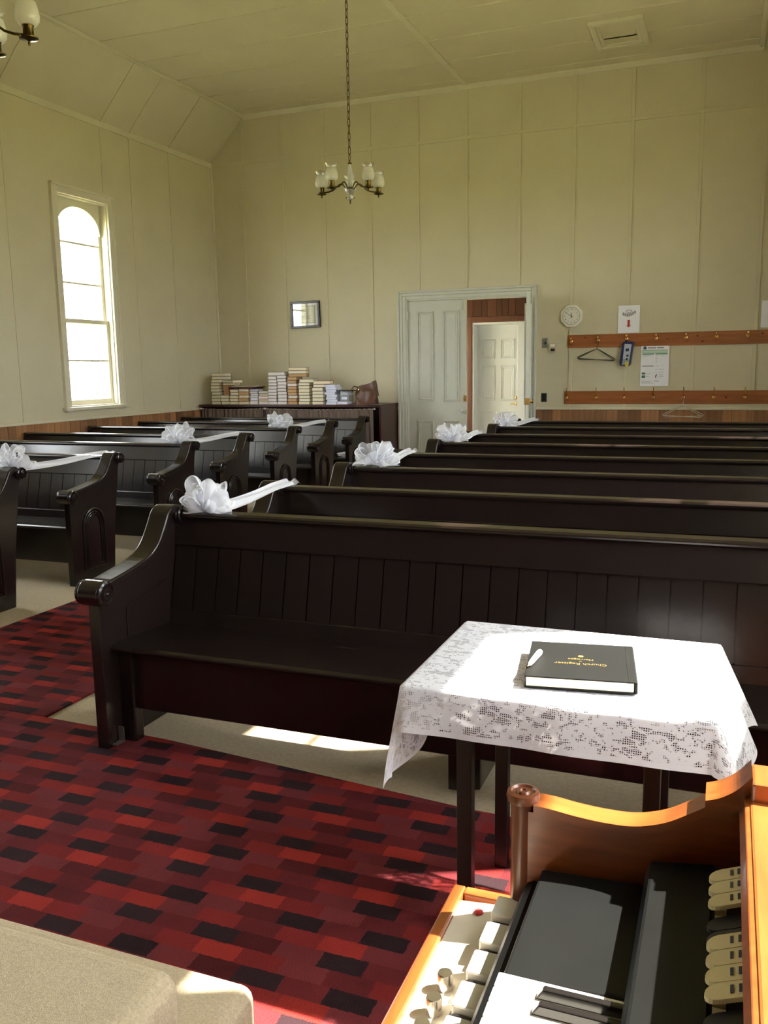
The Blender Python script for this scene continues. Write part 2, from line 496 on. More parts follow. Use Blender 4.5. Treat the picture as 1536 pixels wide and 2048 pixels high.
ceiling = struct(MB().box(XL + SLX - .05, XR - SLX + .05, YF - .2, DW + TH, ZC, ZC + .15).build('ceiling', 'ceil'))
for nm, x0, sg in (('a', XL, 1), ('b', XR, -1)):
    p = [(x0, ZE), (x0 + sg * SLX, ZC), (x0 + sg * (SLX + .05), ZC + .15), (x0 - sg * .2, ZC + .15), (x0 - sg * .2, ZE)]
    if sg < 0: p = p[::-1]
    MB().prism(p, 'y', YF - .2, DW + TH).build('slope_panel', 'slope', ceiling)

# battens of the back wall
bx = [v * KS for v in (-6.339, -5.72, -5.102, -4.442, -3.79, -3.152, -2.485, -1.828, -1.165, -0.411, 0.255)]
zr = kz(4.29)
for i, x in enumerate(bx):
    top = ZC if (XL + SLX < x < XR - SLX) else ZC - (XL + SLX - x if x < XL + SLX else x - XR + SLX) * (ZC - ZE) / SLX
    zlo = 0.97 if not (DX0 - .1 < x < DX1 + .1) else DZ + .12
    MB().box(x - .022, x + .022, DW - .014, DW + .01, zlo, zr - .02).build('batten', 'paint', wall_back, bevel=.003)
    MB().box(x - .022, x + .022, DW - .014, DW + .01, zr + .02, top).build('batten', 'paint', wall_back, bevel=.003)
MB().box(XL, XR, DW - .010, DW + .01, zr - .022, zr + .022).build('rail_batten', 'paint', wall_back, bevel=.003)
for y in (7.16 * KS, 8.53 * KS + .15, 9.2 * KS, 10.0 * KS, 6.45 * KS, 5.75 * KS + .4, 3.9, 2.7):
    segs = [(0.99, ZE)]
    if abs(y - ywin) < WHW + .12: segs = [(0.99, WZB - .12), (WZT + .14, ZE)]
    for a, b in segs:
        MB().box(XL - .01, XL + .009, y - .020, y + .020, a, b).build('batten', 'paint', wall_left, bevel=.002)
    v = Vector((SLX, ZC - ZE)).normalized(); n = Vector((v.y, -v.x)) * .006
    p = [(XL + .01, ZE), (XL + SLX, ZC), (XL + SLX + n.x, ZC + n.y), (XL + .01 + n.x, ZE + n.y)]
    MB().prism(p, 'y', y - .012, y + .012).build('batten', 'slope', ceiling)
# ceiling battens
for y in (8.05, 8.74, 9.42, 10.1, 10.76, 7.35, 6.65, 5.95, 5.2, 4.5, 3.7):
    y *= KS
    MB().box(XL + SLX, XR - SLX, y - .020, y + .020, ZC - .008, ZC + .01).build('batten', 'ceil', ceiling, bevel=.003)
MB().box(-3.15 * KS - .035, -3.15 * KS + .035, YF, DW, ZC - .014, ZC + .01).build('centre_batten', 'trim', ceiling, bevel=.004)
trim_1 = struct(MB().box(XL + SLX - .01, XL + SLX + .045, YF, DW, ZC - .03, ZC + .01).build('trim_1', 'trim', bevel=.01))
trim_2 = struct(MB().box(XR - SLX - .045, XR - SLX + .01, YF, DW, ZC - .03, ZC + .01).build('trim_2', 'trim', bevel=.01))
trim_3 = struct(MB().prism([(DW, ZC), (DW - .055, ZC), (DW - .05, ZC - .018), (DW - .02, ZC - .05), (DW, ZC - .055)], 'x', XL + SLX, XR - SLX).build('trim_3', 'trim'))
trim_4 = struct(MB().box(XL - .01, XL + .018, YF, DW, ZE - .06, ZE + .012).build('trim_4', 'trim', bevel=.004))
trim_5 = struct(MB().box(XL - .005, XL + .028, DW - .028, DW + .005, .97, ZE).build('trim_5', 'trim', bevel=.008))
trim_6 = struct(MB().box(XL - .01, XL + .03, YF, DW, .955, .985).build('trim_6', 'trim', bevel=.006))
trim_7 = struct(MB().box(DX1 + .12, XR + .01, DW - .035, DW + .01, .940, .972).build('trim_7', 'trim', bevel=.006))
trim_8 = struct(MB().box(XL, DX0 - .12, DW - .035, DW + .01, .940, .972).build('trim_8', 'trim', bevel=.006))
# ceiling hatch
hx0, hx1, hy0, hy1 = -1.49 * KS, -.95 * KS, 9.585 * KS, 10.363 * KS
hatch = structroot('trim_9', ((hx0 + hx1) / 2, (hy0 + hy1) / 2, ZC))
a, b = (hx1 - hx0) / 2, (hy1 - hy0) / 2
for w0, w1, t in ((0, .06, .035), (.06, .10, .022)):
    for q in ((-a + w0, a - w0, -b + w0, -b + w1), (-a + w0, a - w0, b - w1, b - w0), (-a + w0, -a + w1, -b + w1, b - w1), (a - w1, a - w0, -b + w1, b - w1)):
        MB().box(q[0], q[1], q[2], q[3], -t, .01).build('moulding', 'trim', hatch, bevel=.006)
MB().box(-a + .1, a - .1, -b + .1, b - .1, -.008, .01).build('hatch_panel', 'ceil', hatch)

# wainscot planks, each one a part of its wall
pw = MB().box(-.5, .5, 0, .016, 0, 1)
pm = pw.mesh('plank', MT['plank'])
def planks(wall, u0, u1, to, z1, rz):
    u = u0
    while u < u1:
        w = min(rnd.choice((.085, .11, .13, .15, .17)), u1 - u)
        o = place(pm, 'plank', wall, to(u + w / 2), (0, 0, rz)); o.scale = (w - .004, 1 + rnd.random() * .35, z1)
        u += w
MB().box(XL - .01, XL + .004, 5.2, DW, 0, .95).build('wainscot_backing', 'knot', wall_left)
MB().box(XL, DX0 - .12, DW - .004, DW + .01, 0, .94).box(DX1 + .12, XR, DW - .004, DW + .01, 0, .94).build('wainscot_backing', 'knot', wall_back)
planks(wall_left, 5.2, DW, lambda u: (XL, u, 0), .957, -pi / 2)
planks(wall_back, DX1 + .12, XR, lambda u: (u, DW, 0), .942, pi)
planks(wall_back, XL, DX0 - .12, lambda u: (u, DW, 0), .942, pi)

# windows ------------------------------------------------------------
def build_window(name, loc, rz, hw, zb, zt, arch, proto={}):
    """local: x along the wall, +y into the room, y=0 the wall face; z absolute"""
    r = structroot(name, loc, rz)
    cw = .105
    def add(nm, m, mb, bev=.004, par=None): return mb.build(nm, m, par or r, bevel=bev)
    add('casing', 'trim', MB().box(-hw - cw, -hw, -.02, .028, zb - .06, zt + cw).box(hw, hw + cw, -.02, .028, zb - .06, zt + cw).box(-hw, hw, -.02, .028, zt, zt + cw), .006)
    add('casing_bead', 'trim', MB().box(-hw - cw, -hw - cw + .03, .02, .042, zb - .06, zt + cw).box(hw + cw - .03, hw + cw, .02, .042, zb - .06, zt + cw).box(-hw - cw, hw + cw, .02, .042, zt + cw - .03, zt + cw), .006)
    add('jamb', 'trim', MB().box(-hw - .01, -hw + .015, -TH, 0, zb, zt).box(hw - .015, hw + .01, -TH, 0, zb, zt).box(-hw, hw, -TH, 0, zt - .015, zt + .01), .002)
    add('sill', 'trim', MB().box(-hw - cw - .03, hw + cw + .03, -.02, .07, zb - .045, zb - .005).box(-hw, hw, -TH - .03, 0, zb - .03, zb + .012), .008)
    st = .062; d0, d1 = -.135, -.095
    gx = hw - st; gz0 = zb + .07
    zm = zb + (zt - zb) * (.415 if arch else .22)
    # lower sash sits proud of the upper
    add('lower_sash', 'trim', MB().box(-hw + .015, -gx, d0 + .04, d1 + .04, zb + .012, zm + .025).box(gx, hw - .015, d0 + .04, d1 + .04, zb + .012, zm + .025)
        .box(-gx, gx, d0 + .04, d1 + .04, zb + .012, gz0).box(-gx, gx, d0 + .04, d1 + .04, zm - .025, zm + .025), .004)
    if arch:
        gtop = zt - .09; rise = .28; zs = gtop - rise
        n = 20
        lo = [(-gx + 2 * gx * i / n, 0) for i in range(n + 1)]
        arcp = [(x, zs + rise * sqrt(max(0, 1 - (x / gx) ** 2))) for x, _ in lo]
        hi = [(x, zt - .015) for x, _ in lo]
        up = MB().box(-hw + .015, -gx, d0, d1, zm, zt - .015).box(gx, hw - .015, d0, d1, zm, zt - .015).box(-gx, gx, d0, d1, zm - .03, zm + .02)
        up.strip_prism(arcp, hi, 'y', d0, d1)
        add('upper_sash', 'trim', up, .003)
        add('spandrel', 'trim', MB().strip_prism([(x, z - .002) for x, z in arcp], hi, 'y', d1, d1 + .03), 0)
        mz = [zm + (zs + .02 - zm) * t for t in (.42, .86)]
        pts = [(-gx, mz[1])] + [(gx, mz[1])] + [p for p in reversed(arcp)]
        panes = [([(-gx, zm), (gx, zm), (gx, mz[0]), (-gx, mz[0])], -.115), ([(-gx, mz[0]), (gx, mz[0]), (gx, mz[1]), (-gx, mz[1])], -.115), (pts, -.115)]
    else:
        gtop = zt - .07
        add('upper_sash', 'trim', MB().box(-hw + .015, -gx, d0, d1, zm, zt - .015).box(gx, hw - .015, d0, d1, zm, zt - .015).box(-gx, gx, d0, d1, gtop, zt - .015).box(-gx, gx, d0, d1, zm - .03, zm + .02), .003)
        mz = []
        panes = [([(-gx, zm), (gx, zm), (gx, gtop), (-gx, gtop)], -.115)]
    ml = (gz0 + zm) / 2 - .0
    for z in mz: add('muntin', 'trim', MB().box(-gx, gx, d0 + .008, d1 - .002, z - .011, z + .011), .003)
    add('muntin', 'trim', MB().box(-gx, gx, d0 + .046, d1 + .036, ml - .011, ml + .011), .003)
    panes += [([(-gx, gz0), (gx, gz0), (gx, ml), (-gx, ml)], -.075), ([(-gx, ml), (gx, ml), (gx, zm), (-gx, zm)], -.075)]
    for p, y in panes:
        MB().prism(p, 'y', y - .001, y + .001).build('pane', 'pane', r)
    # daylight portal in the opening
    ld = bpy.data.lights.new('portal', 'AREA'); ld.shape = 'RECTANGLE'; ld.size = 2 * hw; ld.size_y = zt - zb
    ld.cycles.is_portal = True
    po = bpy.data.objects.new('daylight_portal' if name == 'window_1' else name + '_daylight_offscreen', ld); C.objects.link(po)
    po.parent = r; po.location = (0, -TH - .01, (zb + zt) / 2); po.rotation_euler = (pi / 2, 0, pi)
    return r
n = 1
for y, h, a, b, ar in left_wins:
    build_window('window_%d' % n, (XL, y, 0), -pi / 2, h, a, b, ar); n += 1
for y, h, a, b, ar in right_wins:
    build_window('window_%d' % n, (XR, y, 0), pi / 2, h, a, b, ar); n += 1

# ------------------------------------------------------------------ doorway, vestibule
fr = structroot('trim_10', ((DX0 + DX1) / 2, DW, 0))
hwD = (DX1 - DX0) / 2; cw = .115
for w0, w1, t in ((0, .045, .020), (.045, .085, .032), (.085, cw, .048)):
    m = MB().box(-hwD - w1, -hwD - w0, -t, .01, 0, DZ + w1).box(hwD + w0, hwD + w1, -t, .01, 0, DZ + w1).box(-hwD - w0, hwD + w0, -t, .01, DZ + w0, DZ + w1)
    m.build('architrave', 'doorp', fr, bevel=.006)
MB().box(-hwD - .01, -hwD + .02, -.005, TH, 0, DZ).box(hwD - .02, hwD + .01, -.005, TH, 0, DZ).box(-hwD, hwD, -.005, TH, DZ - .02, DZ + .01).build('door_lining', 'doorp', fr, bevel=.003)

def four_panel_door(name, loc, rz, w, h, m, panels, th=.045):
    d = structroot(name, loc, rz)
    MB().box(0, w, 0, th, 0.01, h).build('leaf', m, d, bevel=.003)
    for x0, x1, z0, z1 in panels:
        for f in (-1, 1):
            y = 0 if f < 0 else th
            for i, (a, t) in enumerate(((0, .020), (.022, .010))):
                yy = sorted((y + f * t, y - f * .004))
                q = MB().box(x0 + a, x1 - a, yy[0], yy[1], z0 + a, z0 + a + .018).box(x0 + a, x1 - a, yy[0], yy[1], z1 - a - .018, z1 - a)
                q.box(x0 + a, x0 + a + .018, yy[0], yy[1], z0 + a + .018, z1 - a - .018).box(x1 - a - .018, x1 - a, yy[0], yy[1], z0 + a + .018, z1 - a - .018)
                q.build('panel_moulding', m, d, bevel=.004)
            yy = sorted((y + f * .003, y - f * .004))
            MB().box(x0 + .05, x1 - .05, yy[0], yy[1], z0 + .05, z1 - .05).build('panel', m, d, bevel=.002)
    return d
lw = hwD - .015
pan = [(.137, .365, kz(1.06), kz(2.22)), (.505, .735, kz(1.06), kz(2.22)), (.137, .365, .22, kz(.815)), (.505, .735, .22, kz(.815))]
pan = [(a * lw / .83, b * lw / .83, c, d) for a, b, c, d in pan]
door1 = four_panel_door('door_1', (DX0 + .02, DW + .02, 0), 0, lw, DZ - .025, 'doorp', pan)
for z in (kz(2.17), .35):
    MB().lathe([(.011, -.055), (.011, .055)], (.0, -.012, z)).box(-.03, .03, -.006, .004, z - .05, z + .05).build('hinge', 'doorp', door1, bevel=.002)
MB().box(lw - .06, lw - .035, -.018, .003, kz(2.25), kz(2.36)).lathe([(.009, kz(2.22)), (.009, kz(2.38))], (lw - .048, -.018, 0)).build('bolt', 'doorp', door1, bevel=.003)
MB().box(lw - .035, lw + .004, -.014, .006, kz(1.06), kz(1.14)).lathe([(.016, -.03), (.02, -.02), (.016, -.012)], (lw - .02, 0, kz(1.1)), 'y').build('brass_lock', 'brass', door1, bevel=.002)
MB().lathe([(.006, -.05), (.022, -.045), (.024, -.03), (.010, -.02), (.010, 0)], (lw - .04, 0, kz(.94)), 'y').build('door_knob', 'white', door1, smooth=True)
ang = radians(180 + 103)
door2 = four_panel_door('door_2', (DX1 - .02, DW - .01, 0), radians(-78), lw, DZ - .025, 'doorp', pan)
MB().box(lw - .05, lw + .003, -.012, .057, kz(1.05), kz(1.13)).lathe([(.012, .045), (.012, .075), (.026, .08), (.026, .095), (.01, .10)], (lw - .04, 0, kz(1.09)), 'y').build('brass_lock', 'brass', door2, bevel=.002)

VY = 13.2
wall_vest = wall_with_holes('wall_vestibule', -4.6, -1.2, 0, 2.9, [(-3.69, -2.86, 0, 2.17)], lambda u, d, z: (u, VY + d, z), .34, 'vplank')
vm = MB().box(-.5, .5, -.014, 0.002, 0, 1).mesh('vestibule_plank', MT['vplank'])
u = -4.5
while u < -1.2:
    w = rnd.choice((.09, .11, .14))
    zz = 2.17 if -3.86 < u < -2.75 else 0
    o = place(vm, 'plank', wall_vest, (u + w / 2, VY, zz), None); o.scale = (w - .005, 1, 2.9 - zz); u += w
wall_vl = wall_with_holes('wall_vestibule_left', DW + TH, VY + .15, 0, 2.9, [(11.85, 12.95, .6, 2.3)], lambda u, d, z: (-4.45 - d, u, z), .12, 'doorp')
wall_vr = wall_with_holes('wall_vestibule_right', DW + TH, VY + .15, 0, 2.9, [], lambda u, d, z: (-1.5 + d, u, z), .12, 'doorp')
struct(MB().box(-4.6, -1.3, DW + TH, VY + .2, 2.75, 2.9).build('ceiling_vestibule', 'doorp'))
build_window('window_%d' % n, (-4.45, 12.40, 0), -pi / 2, .55, .6, 2.3, False); n += 1  # unseen window added to bring daylight onto the vestibule door
vf = structroot('trim_11', (0, VY, 0))
MB().box(-3.76, -3.69, -.03, .02, 0, 2.25).box(-2.86, -2.76, -.03, .02, 0, 2.25).box(-3.69, -2.86, -.03, .02, 2.165, 2.25).build('casing', 'vwood', vf, bevel=.006)
MB().box(-3.69, -3.665, -.01, .33, 0, 2.165).box(-2.985, -2.86, -.01, .33, 0, 2.165).box(-3.665, -2.985, -.01, .33, 2.135, 2.165).build('door_lining', 'white', vf, bevel=.004)
dw = .68
wp = [(.055, .27, 1.62, 1.92), (.36, .575, 1.62, 1.92), (.055, .27, .98, 1.52), (.36, .575, .98, 1.52), (.055, .27, .2, .82), (.36, .575, .2, .82)]
door3 = four_panel_door('door_3', (-3.665, VY + .24, 0), 0, dw, 2.135, 'white', wp)
for z in (1.02, .93):
    MB().lathe([(.012, -.055), (.024, -.05), (.026, -.035), (.012, -.022), (.028, -.01), (.028, .0)], (dw - .055, 0, z), 'y').build('brass_knob', 'brass', door3, smooth=True)
MB().tube([(dw - .055, -.045, .93), (dw - .10, -.055, .93), (dw - .15, -.05, .928)], .008).build('lever', 'brass', door3, smooth=True)

# ------------------------------------------------------------------ carpets and steps
def rug_mesh(rects):
    mb = MB()
    for x0, x1, y0, y1 in rects: mb.box(x0, x1, y0, y1, 0.0, .012)
    return mb
rug = tag(MB().prism([(XL + .3, 1.528), (-.908, 1.528), (-.908, -.4), (XR - .02, -.4), (XR - .02, 2.665), (-.75, 2.69), (-2.1, 2.83), (-2.74, 2.85), (XL + .3, 2.85)], 'z', 0, .012).build('patchwork_carpet', 'rug', bevel=.004),
          'red, maroon and black patchwork carpet across the church front before the pews', 'carpet')
rug2 = tag(rug_mesh([(-3.98, -2.74, 2.853, 11.2)]).build('aisle_runner', 'rug', bevel=.004),
           'red patchwork carpet runner up the aisle between the two blocks of pews', 'carpet')
def step(x0, x1, y0, y1, z):
    return MB().box(x0, x1, y0, y1, 0, z)
steps = thing('carpeted_steps', 'beige carpeted platform steps with rounded edges beside the red carpet', 'steps', (-2.5, .5, 0))
s1 = MB().box(-3.5, 1.585, -3.0, 1.02, 0, .16).build('lower_step', 'step', steps, bevel=.035, seg=4)
s2 = MB().box(-3.5, 1.545, -3.0, .81, .16, .335).build('upper_step', 'step', steps, bevel=.045, seg=4)

# ------------------------------------------------------------------ pews
def pew_parts(L, side):
    """local: x=0 is the aisle face, pew runs to x=L (side=+1) or -L (side=-1); y=0 front foot; returns list of (name, mesh, loc, parts)"""
    S = side
    def xs(a, b): return (min(S * a, S * b), max(S * a, S * b))
    parts = []
    prof = [(0, 0), (.44, 0), (.475, .35), (.55, .80), (.575, .845), (.56, .87), (.51, .885), (.475, .875), (.435, .825), (.385, .755), (.34, .715), (.285, .692), (.19, .672), (.10, .655), (.035, .635), (0, .60)]
    a, b = xs(0, .052)
    parts.append(('end_panel', MB().prism(prof if True else prof, 'x', a, b), 'pewend', .004, 0, []))
    # arm cap swept over the top edge
    top = [(.00, .662), (.05, .682), (.10, .690), (.19, .704), (.285, .724), (.34, .748), (.385, .786), (.43, .850), (.455, .890), (.49, .912), (.53, .912), (.56, .897)]
    top = smooth_line(top, 3)
    low = []
    for i, p in enumerate(top):
        t = Vector(top[min(i + 1, len(top) - 1)]) - Vector(top[max(i - 1, 0)]); t.normalize()
        nrm = Vector((t.y, -t.x)); low.append((p[0] + nrm.x * .036, p[1] + nrm.y * .036))
    ca, cb = xs(-.022, .074)
    cap = MB().strip_prism(low, top, 'x', ca, cb)
    cap.lathe([(.0, ca - .0), (.051, ca), (.051, cb), (0, cb)], (0, .012, .640), 'x', 18)
    cap.lathe([(.0, ca), (.041, ca), (.041, cb), (0, cb)], (0, .553, .868), 'x', 18)
    parts.append(('arm_cap', cap, 'pewend', .014, 3, []))
    ros = []
    for (cy, cz, rr) in ((.012, .640, .050), (.553, .868, .040)):
        for d, e in ((-1, min(ca, cb)), (1, max(ca, cb))):
            pr = [(rr * .98, 0), (rr * .96, .009), (rr * .80, .013), (rr * .70, .005), (rr * .54, .005), (rr * .47, .015), (rr * .30, .016), (rr * .24, .008), (rr * .16, .018), (0, .022)]
            mb = MB().lathe([(r, d * h) for r, h in pr], (e, cy, cz), 'x', 20)
            ros.append(mb)
    parts.append(('rosettes', ros, 'pewend', 0, 0, []))
    # arched moulding on the outer (aisle) face
    yc, hw, zb, zs = .235, .112, .10, .405
    ox = S * -.004
    mo = MB()
    for w, r in ((hw, .0085), (hw - .020, .0065), (hw - .036, .005)):
        dz = (hw - w)
        pts = [(ox, yc - w, zb + dz), (ox, yc - w, zs)] + [(ox, yc - w * cos(t), zs + w * 1.12 * sin(t)) for t in [pi * k / 14 for k in range(1, 14)]] + [(ox, yc + w, zs), (ox, yc + w, zb + dz)]
        mo.tube(pts, r, 8, closed=True)
    parts.append(('arch_moulding', mo, 'pewend', 0, 1, []))
    ia = xs(.050, .058)
    parts.append(('inner_panel', MB().prism([(.16, .42), (.46, .40), (.455, .60), (.16, .55)], 'x', *ia), 'pewend', .002, 0, []))
    # brace leg behind the front corner, metal floor bracket
    parts.append(('leg', MB().box(*xs(.052, .115), .095, .15, 0, .385), 'pew', .006, 0, []))
    parts.append(('floor_bracket', MB().box(*xs(.056, .082), .060, .064, 0.012, .075).box(*xs(.056, .082), .015, .064, .0125, .0165), 'steel', 0, 0, []))
    parts.append(('leg', MB().box(*xs(L * .47, L * .47 + .055), .13, .50, 0, .39), 'pew', .006, 0, []))
    parts.append(('leg', MB().box(*xs(L * .47 + .075, L * .47 + .11), .16, .48, 0, .39), 'pew', .006, 0, []))
    # seat with rounded nose
    sp = [(.065, .388), (.05, .398), (.05, .408), (.062, .417), (.10, .419), (.47, .402), (.47, .375), (.10, .385)]
    parts.append(('seat', MB().prism(sp, 'x', *xs(.052, L - .04)), 'pew', .004, 0, []))
    parts.append(('seat_skirt', MB().box(*xs(.115, L - .04), .115, .14, .138, .388), 'pew', .004, 0, []))
    # raked back
    def yb(z): return .448 + (z - .40) * .235
    def slab(x0, x1, z0, z1, f, t):
        y0, y1 = yb(z0) + f, yb(z1) + f
        q = xs(x0, x1)
        return MB().hexa([(q[0], y0, z0), (q[1], y0, z0), (q[1], y0 + t, z0), (q[0], y0 + t, z0), (q[0], y1, z1), (q[1], y1, z1), (q[1], y1 + t, z1), (q[0], y1 + t, z1)])
    parts.append(('top_board', slab(.052, L - .02, .735, .862, -.010, .035), 'pew', .005, 0, []))
    tr = [(yb(.86) - .022, .852), (yb(.86) - .030, .862), (yb(.86) - .030, .872), (yb(.86) - .018, .880), (yb(.86) + .035, .884), (yb(.86) + .05, .872), (yb(.86) + .05, .85)]
    parts.append(('top_rail', MB().prism(tr, 'x', *xs(.052, L - .005)), 'pew', .004, 0, []))
    parts.append(('lower_board', slab(.052, L - .02, .395, .462, -.008, .03), 'pew', .004, 0, []))
    nb = round((L - .08) / .1095); w = (L - .08) / nb
    bd = slab(-w / 2 + .0025, w / 2 - .0025, .458, .739, .0, .02)
    parts.append(('boards', (bd, [S * (.056 + w * (k + .5)) for k in range(nb)]), 'pew', 0, 0, []))
    parts.append(('back_lining', slab(.052, L - .02, .458, .739, .012, .012), 'pew', 0, 0, []))
    we = [(.05, 0), (.46, 0), (.49, .40), (.585, .85), (.54, .87), (.50, .72), (.42, .56), (.08, .50)]
    parts.append(('wall_end', MB().prism(we, 'x', *xs(L - .04, L)), 'pew', .004, 0, []))
    return parts

def make_pew(L, side, label, group):
    root = thing('church_pew', label, 'pew', (0, 0, 0), 0, group)
    for name, g, m, bev, sm, _ in pew_parts(L, side):
        if name == 'rosettes':
            arm = [c for c in root.children if c.name.startswith('arm_cap')][0]
            for q in g: q.build('rosette', m, arm, smooth=False, autosmooth=50)
        elif name == 'boards':
            me = g[0].mesh('back_board', MT[m])
            for x in g[1]:
                o = place(me, 'back_board', root, (x, 0, 0))
        else:
            o = g.build(name, m, root, bevel=bev, seg=3 if sm == 3 else 2)
            if sm: 
                for p in o.data.polygons: p.use_smooth = True
                o.data.set_sharp_from_angle(angle=radians(35))
    return root

ORD = ['first', 'second', 'third', 'fourth', 'fifth', 'sixth', 'seventh', 'eighth']
RX, LX = -2.298, -4.262
# y of each pew's front foot
RY = [2.665, 3.62, 4.575, 5.50, 6.44, 7.40, 8.42, 9.42]
LY = [3.83, 4.83, 5.86, 6.80, 7.82, 8.77, 9.72]
def pew_label(side, i, n):
    s = 'under the coat rails side' if side > 0 else 'beside the arched window wall'
    if side > 0:
        if i == 0: return 'dark brown wooden pew right behind the lace covered table, bow on its back'
        if i == n - 1: return 'dark brown wooden pew last before the coat rail wall'
        return 'dark brown wooden pew, %s row back from the lace covered table' % ORD[i]
    if i == 0: return 'dark brown wooden pew at the arched window side, foremost row there'
    if i == n - 1: return 'dark brown wooden pew next to the curtained book cabinet'
    return 'dark brown wooden pew at the arched window side, %s row from its front' % ORD[i]
pr = make_pew(XR - RX - .02, 1, pew_label(1, 0, 8), 'pews in the block below the coat rails')
pl = make_pew(LX - XL - .05, -1, pew_label(-1, 0, 7), 'pews in the block below the arched window')
for i, y in enumerate(RY):
    o = pr if i == 0 else copytree(pr)
    o.location = (RX, y, .012 if i == 0 else 0); o['label'] = pew_label(1, i, 8)
for i, y in enumerate(LY):
    o = pl if i == 0 else copytree(pl)
    o.location = (LX, y, 0); o['label'] = pew_label(-1, i, 7)

# ------------------------------------------------------------------ tulle bows
def tulle_bow(loc, label, seed, tail_to=None, s=1.0, flat=False):
    r = random.Random(seed)
    root = thing('tulle_bow', label, 'bow', loc, 0, 'white tulle bows tied to the pews')
    specs = [(172, 1.0), (150, 1.15), (126, 1.2), (104, .95), (78, .95), (55, 1.2), (30, 1.15), (8, 1.0), (165, .7), (95, .6), (15, .7)]
    for k, (deg, lf) in enumerate(specs):
        az = radians(deg + r.uniform(-7, 7))
        ln = s * .118 * lf * r.uniform(.9, 1.1)
        dirn = Vector((cos(az) * 1.1, r.uniform(-.30, .30) + (-.5 if k > 7 else 0), max(.10, sin(az)))).normalized()
        a1 = dirn.cross(Vector((0, 1, 0))).normalized(); a2 = dirn.cross(a1).normalized()
        rot = radians(r.uniform(25, 75)) * (1 if r.random() < .5 else -1)
        nrm = a1 * cos(rot) + a2 * sin(rot); side = a2 * cos(rot) - a1 * sin(rot)
        wd = s * r.uniform(.040, .058); fat = s * r.uniform(.028, .045); ph = r.uniform(0, 6)
        def fn(u, v, dirn=dirn, side=side, nrm=nrm, ln=ln, wd=wd, fat=fat, ph=ph):
            t = 2 * pi * u
            out = ln * (1 - cos(t)) / 2
            th = fat * sin(t) * (0.35 + 0.65 * sin(t / 2) ** 2)
            ww = wd * (0.18 + 0.82 * sin(t / 2) ** 1.2)
            q = dirn * (out + .010 * sin(7 * v + ph) * sin(t / 2)) + nrm * (th + .007 * sin(9 * v + 2 * t + ph) * sin(t / 2)) + side * ((v - .5) * 2 * ww)
            q.z = max(q.z, -.006)
            return q
        lo = MB().grid(fn, 26, 12).build('loop', 'tulle', root, smooth=True)
        lo.data.materials.append(MT['tullec'])
        for fi, pol in enumerate(lo.data.polygons):
            if fi % 12 in (0, 11): pol.material_index = 1
    # gathered centre
    def kn(u, v):
        a, b = 2 * pi * u, pi * v
        rr = s * .030 * (1 + .28 * sin(5 * a + 3 * b) * sin(b) + .18 * sin(9 * b + 2 * a) * sin(b))
        return (rr * 1.5 * cos(a) * sin(b), rr * sin(a) * sin(b), .02 * s + rr * cos(b))
    MB().grid(kn, 28, 14).build('knot', 'tullec', root, smooth=True)
    if tail_to is not None:
        d = Vector(tail_to) - Vector(loc)
        h = Vector((-d.y, d.x, 0)).normalized() if Vector((d.x, d.y, 0)).length > 1e-4 else Vector((1, 0, 0))
        def tf(u, v):
            sag = -.035 * sin(pi * min(1, u * 1.3)) if u < .77 else 0
            w = (.028 + .006 * sin(6 * u)) 
            q = d * u + Vector((0, 0, sag * .4))
            tw = .9 * (1 - u)
            off = h * cos(tw) + Vector((0, 0, 1)) * sin(tw + .5)
            return q + off.normalized() * ((v - .5) * 2 * w) + Vector((0, 0, .006 * sin(10 * v + 5 * u)))
        MB().grid(tf, 24, 6).build('ribbon_tail', 'tullec', root, smooth=True)
        def tf2(u, v):
            q = Vector(tail_to) - Vector(loc) + Vector((.0, .03 + .05 * u, .004 - .03 * u))
            return q + h * ((v - .5) * .05) + Vector((0, 0, .01 * sin(6 * v)))
        MB().grid(tf2, 6, 4).build('ribbon_end', 'tullec', root, smooth=True)
    return root
ztop = .888
def rtop(i): return RY[i] + .585
def ltop(i): return LY[i] + .585
tulle_bow((RX + .185, rtop(0) - .01, ztop + .01), 'white tulle bow tied to the pew right behind the lace covered table', 1, (RX + .10, rtop(1), ztop + .015), 1.0)
tulle_bow((RX + .23, rtop(2) - .01, ztop + .01), 'white tulle bow on the third pew back from the lace covered table', 2, (RX + .14, rtop(3), ztop + .015), 1.1)
tulle_bow((RX + .16, rtop(4) - .01, ztop + .01), 'white tulle bow on the fifth pew back from the lace covered table', 3, (RX + .14, rtop(5), ztop + .015), 1.05)
tulle_bow((RX + .14, rtop(6) - .01, ztop + .01), 'white tulle bow on the seventh pew, before the open doorway', 4, (RX + .26, rtop(7), ztop + .015), 1.05)
tulle_bow((LX - .06, ltop(0) - .01, ztop + .01), 'white tulle bow on the foremost pew at the arched window side', 5, (LX - .10, ltop(1), ztop + .015), 1.15)
tulle_bow((LX - .17, ltop(2) - .01, ztop + .01), 'white tulle bow on the third pew at the arched window side', 6, (LX - .12, ltop(3), ztop + .015), 1.15)
tulle_bow((LX - .22, ltop(4) - .01, ztop + .01), 'white tulle bow on the fifth pew at the arched window side', 7, (LX - .12, ltop(5), ztop + .015), 1.15)
# small crumpled white cloth on a seat
def crum(u, v):
    a, b = 2 * pi * u, pi * v
    rr = .05 * (1 + .3 * sin(4 * a + 2 * b) + .2 * sin(7 * b))
    return (1.8 * rr * cos(a) * sin(b), rr * sin(a) * sin(b), .022 + .028 * cos(b) * (1 + .3 * sin(3 * a)))
tag(MB().grid(crum, 20, 10).build('crumpled_cloth', 'tullec', smooth=True, loc=(LX - .17, LY[6] + .25, .422)), 'crumpled white cloth left on the seat of the pew by the cabinet', 'cloth')

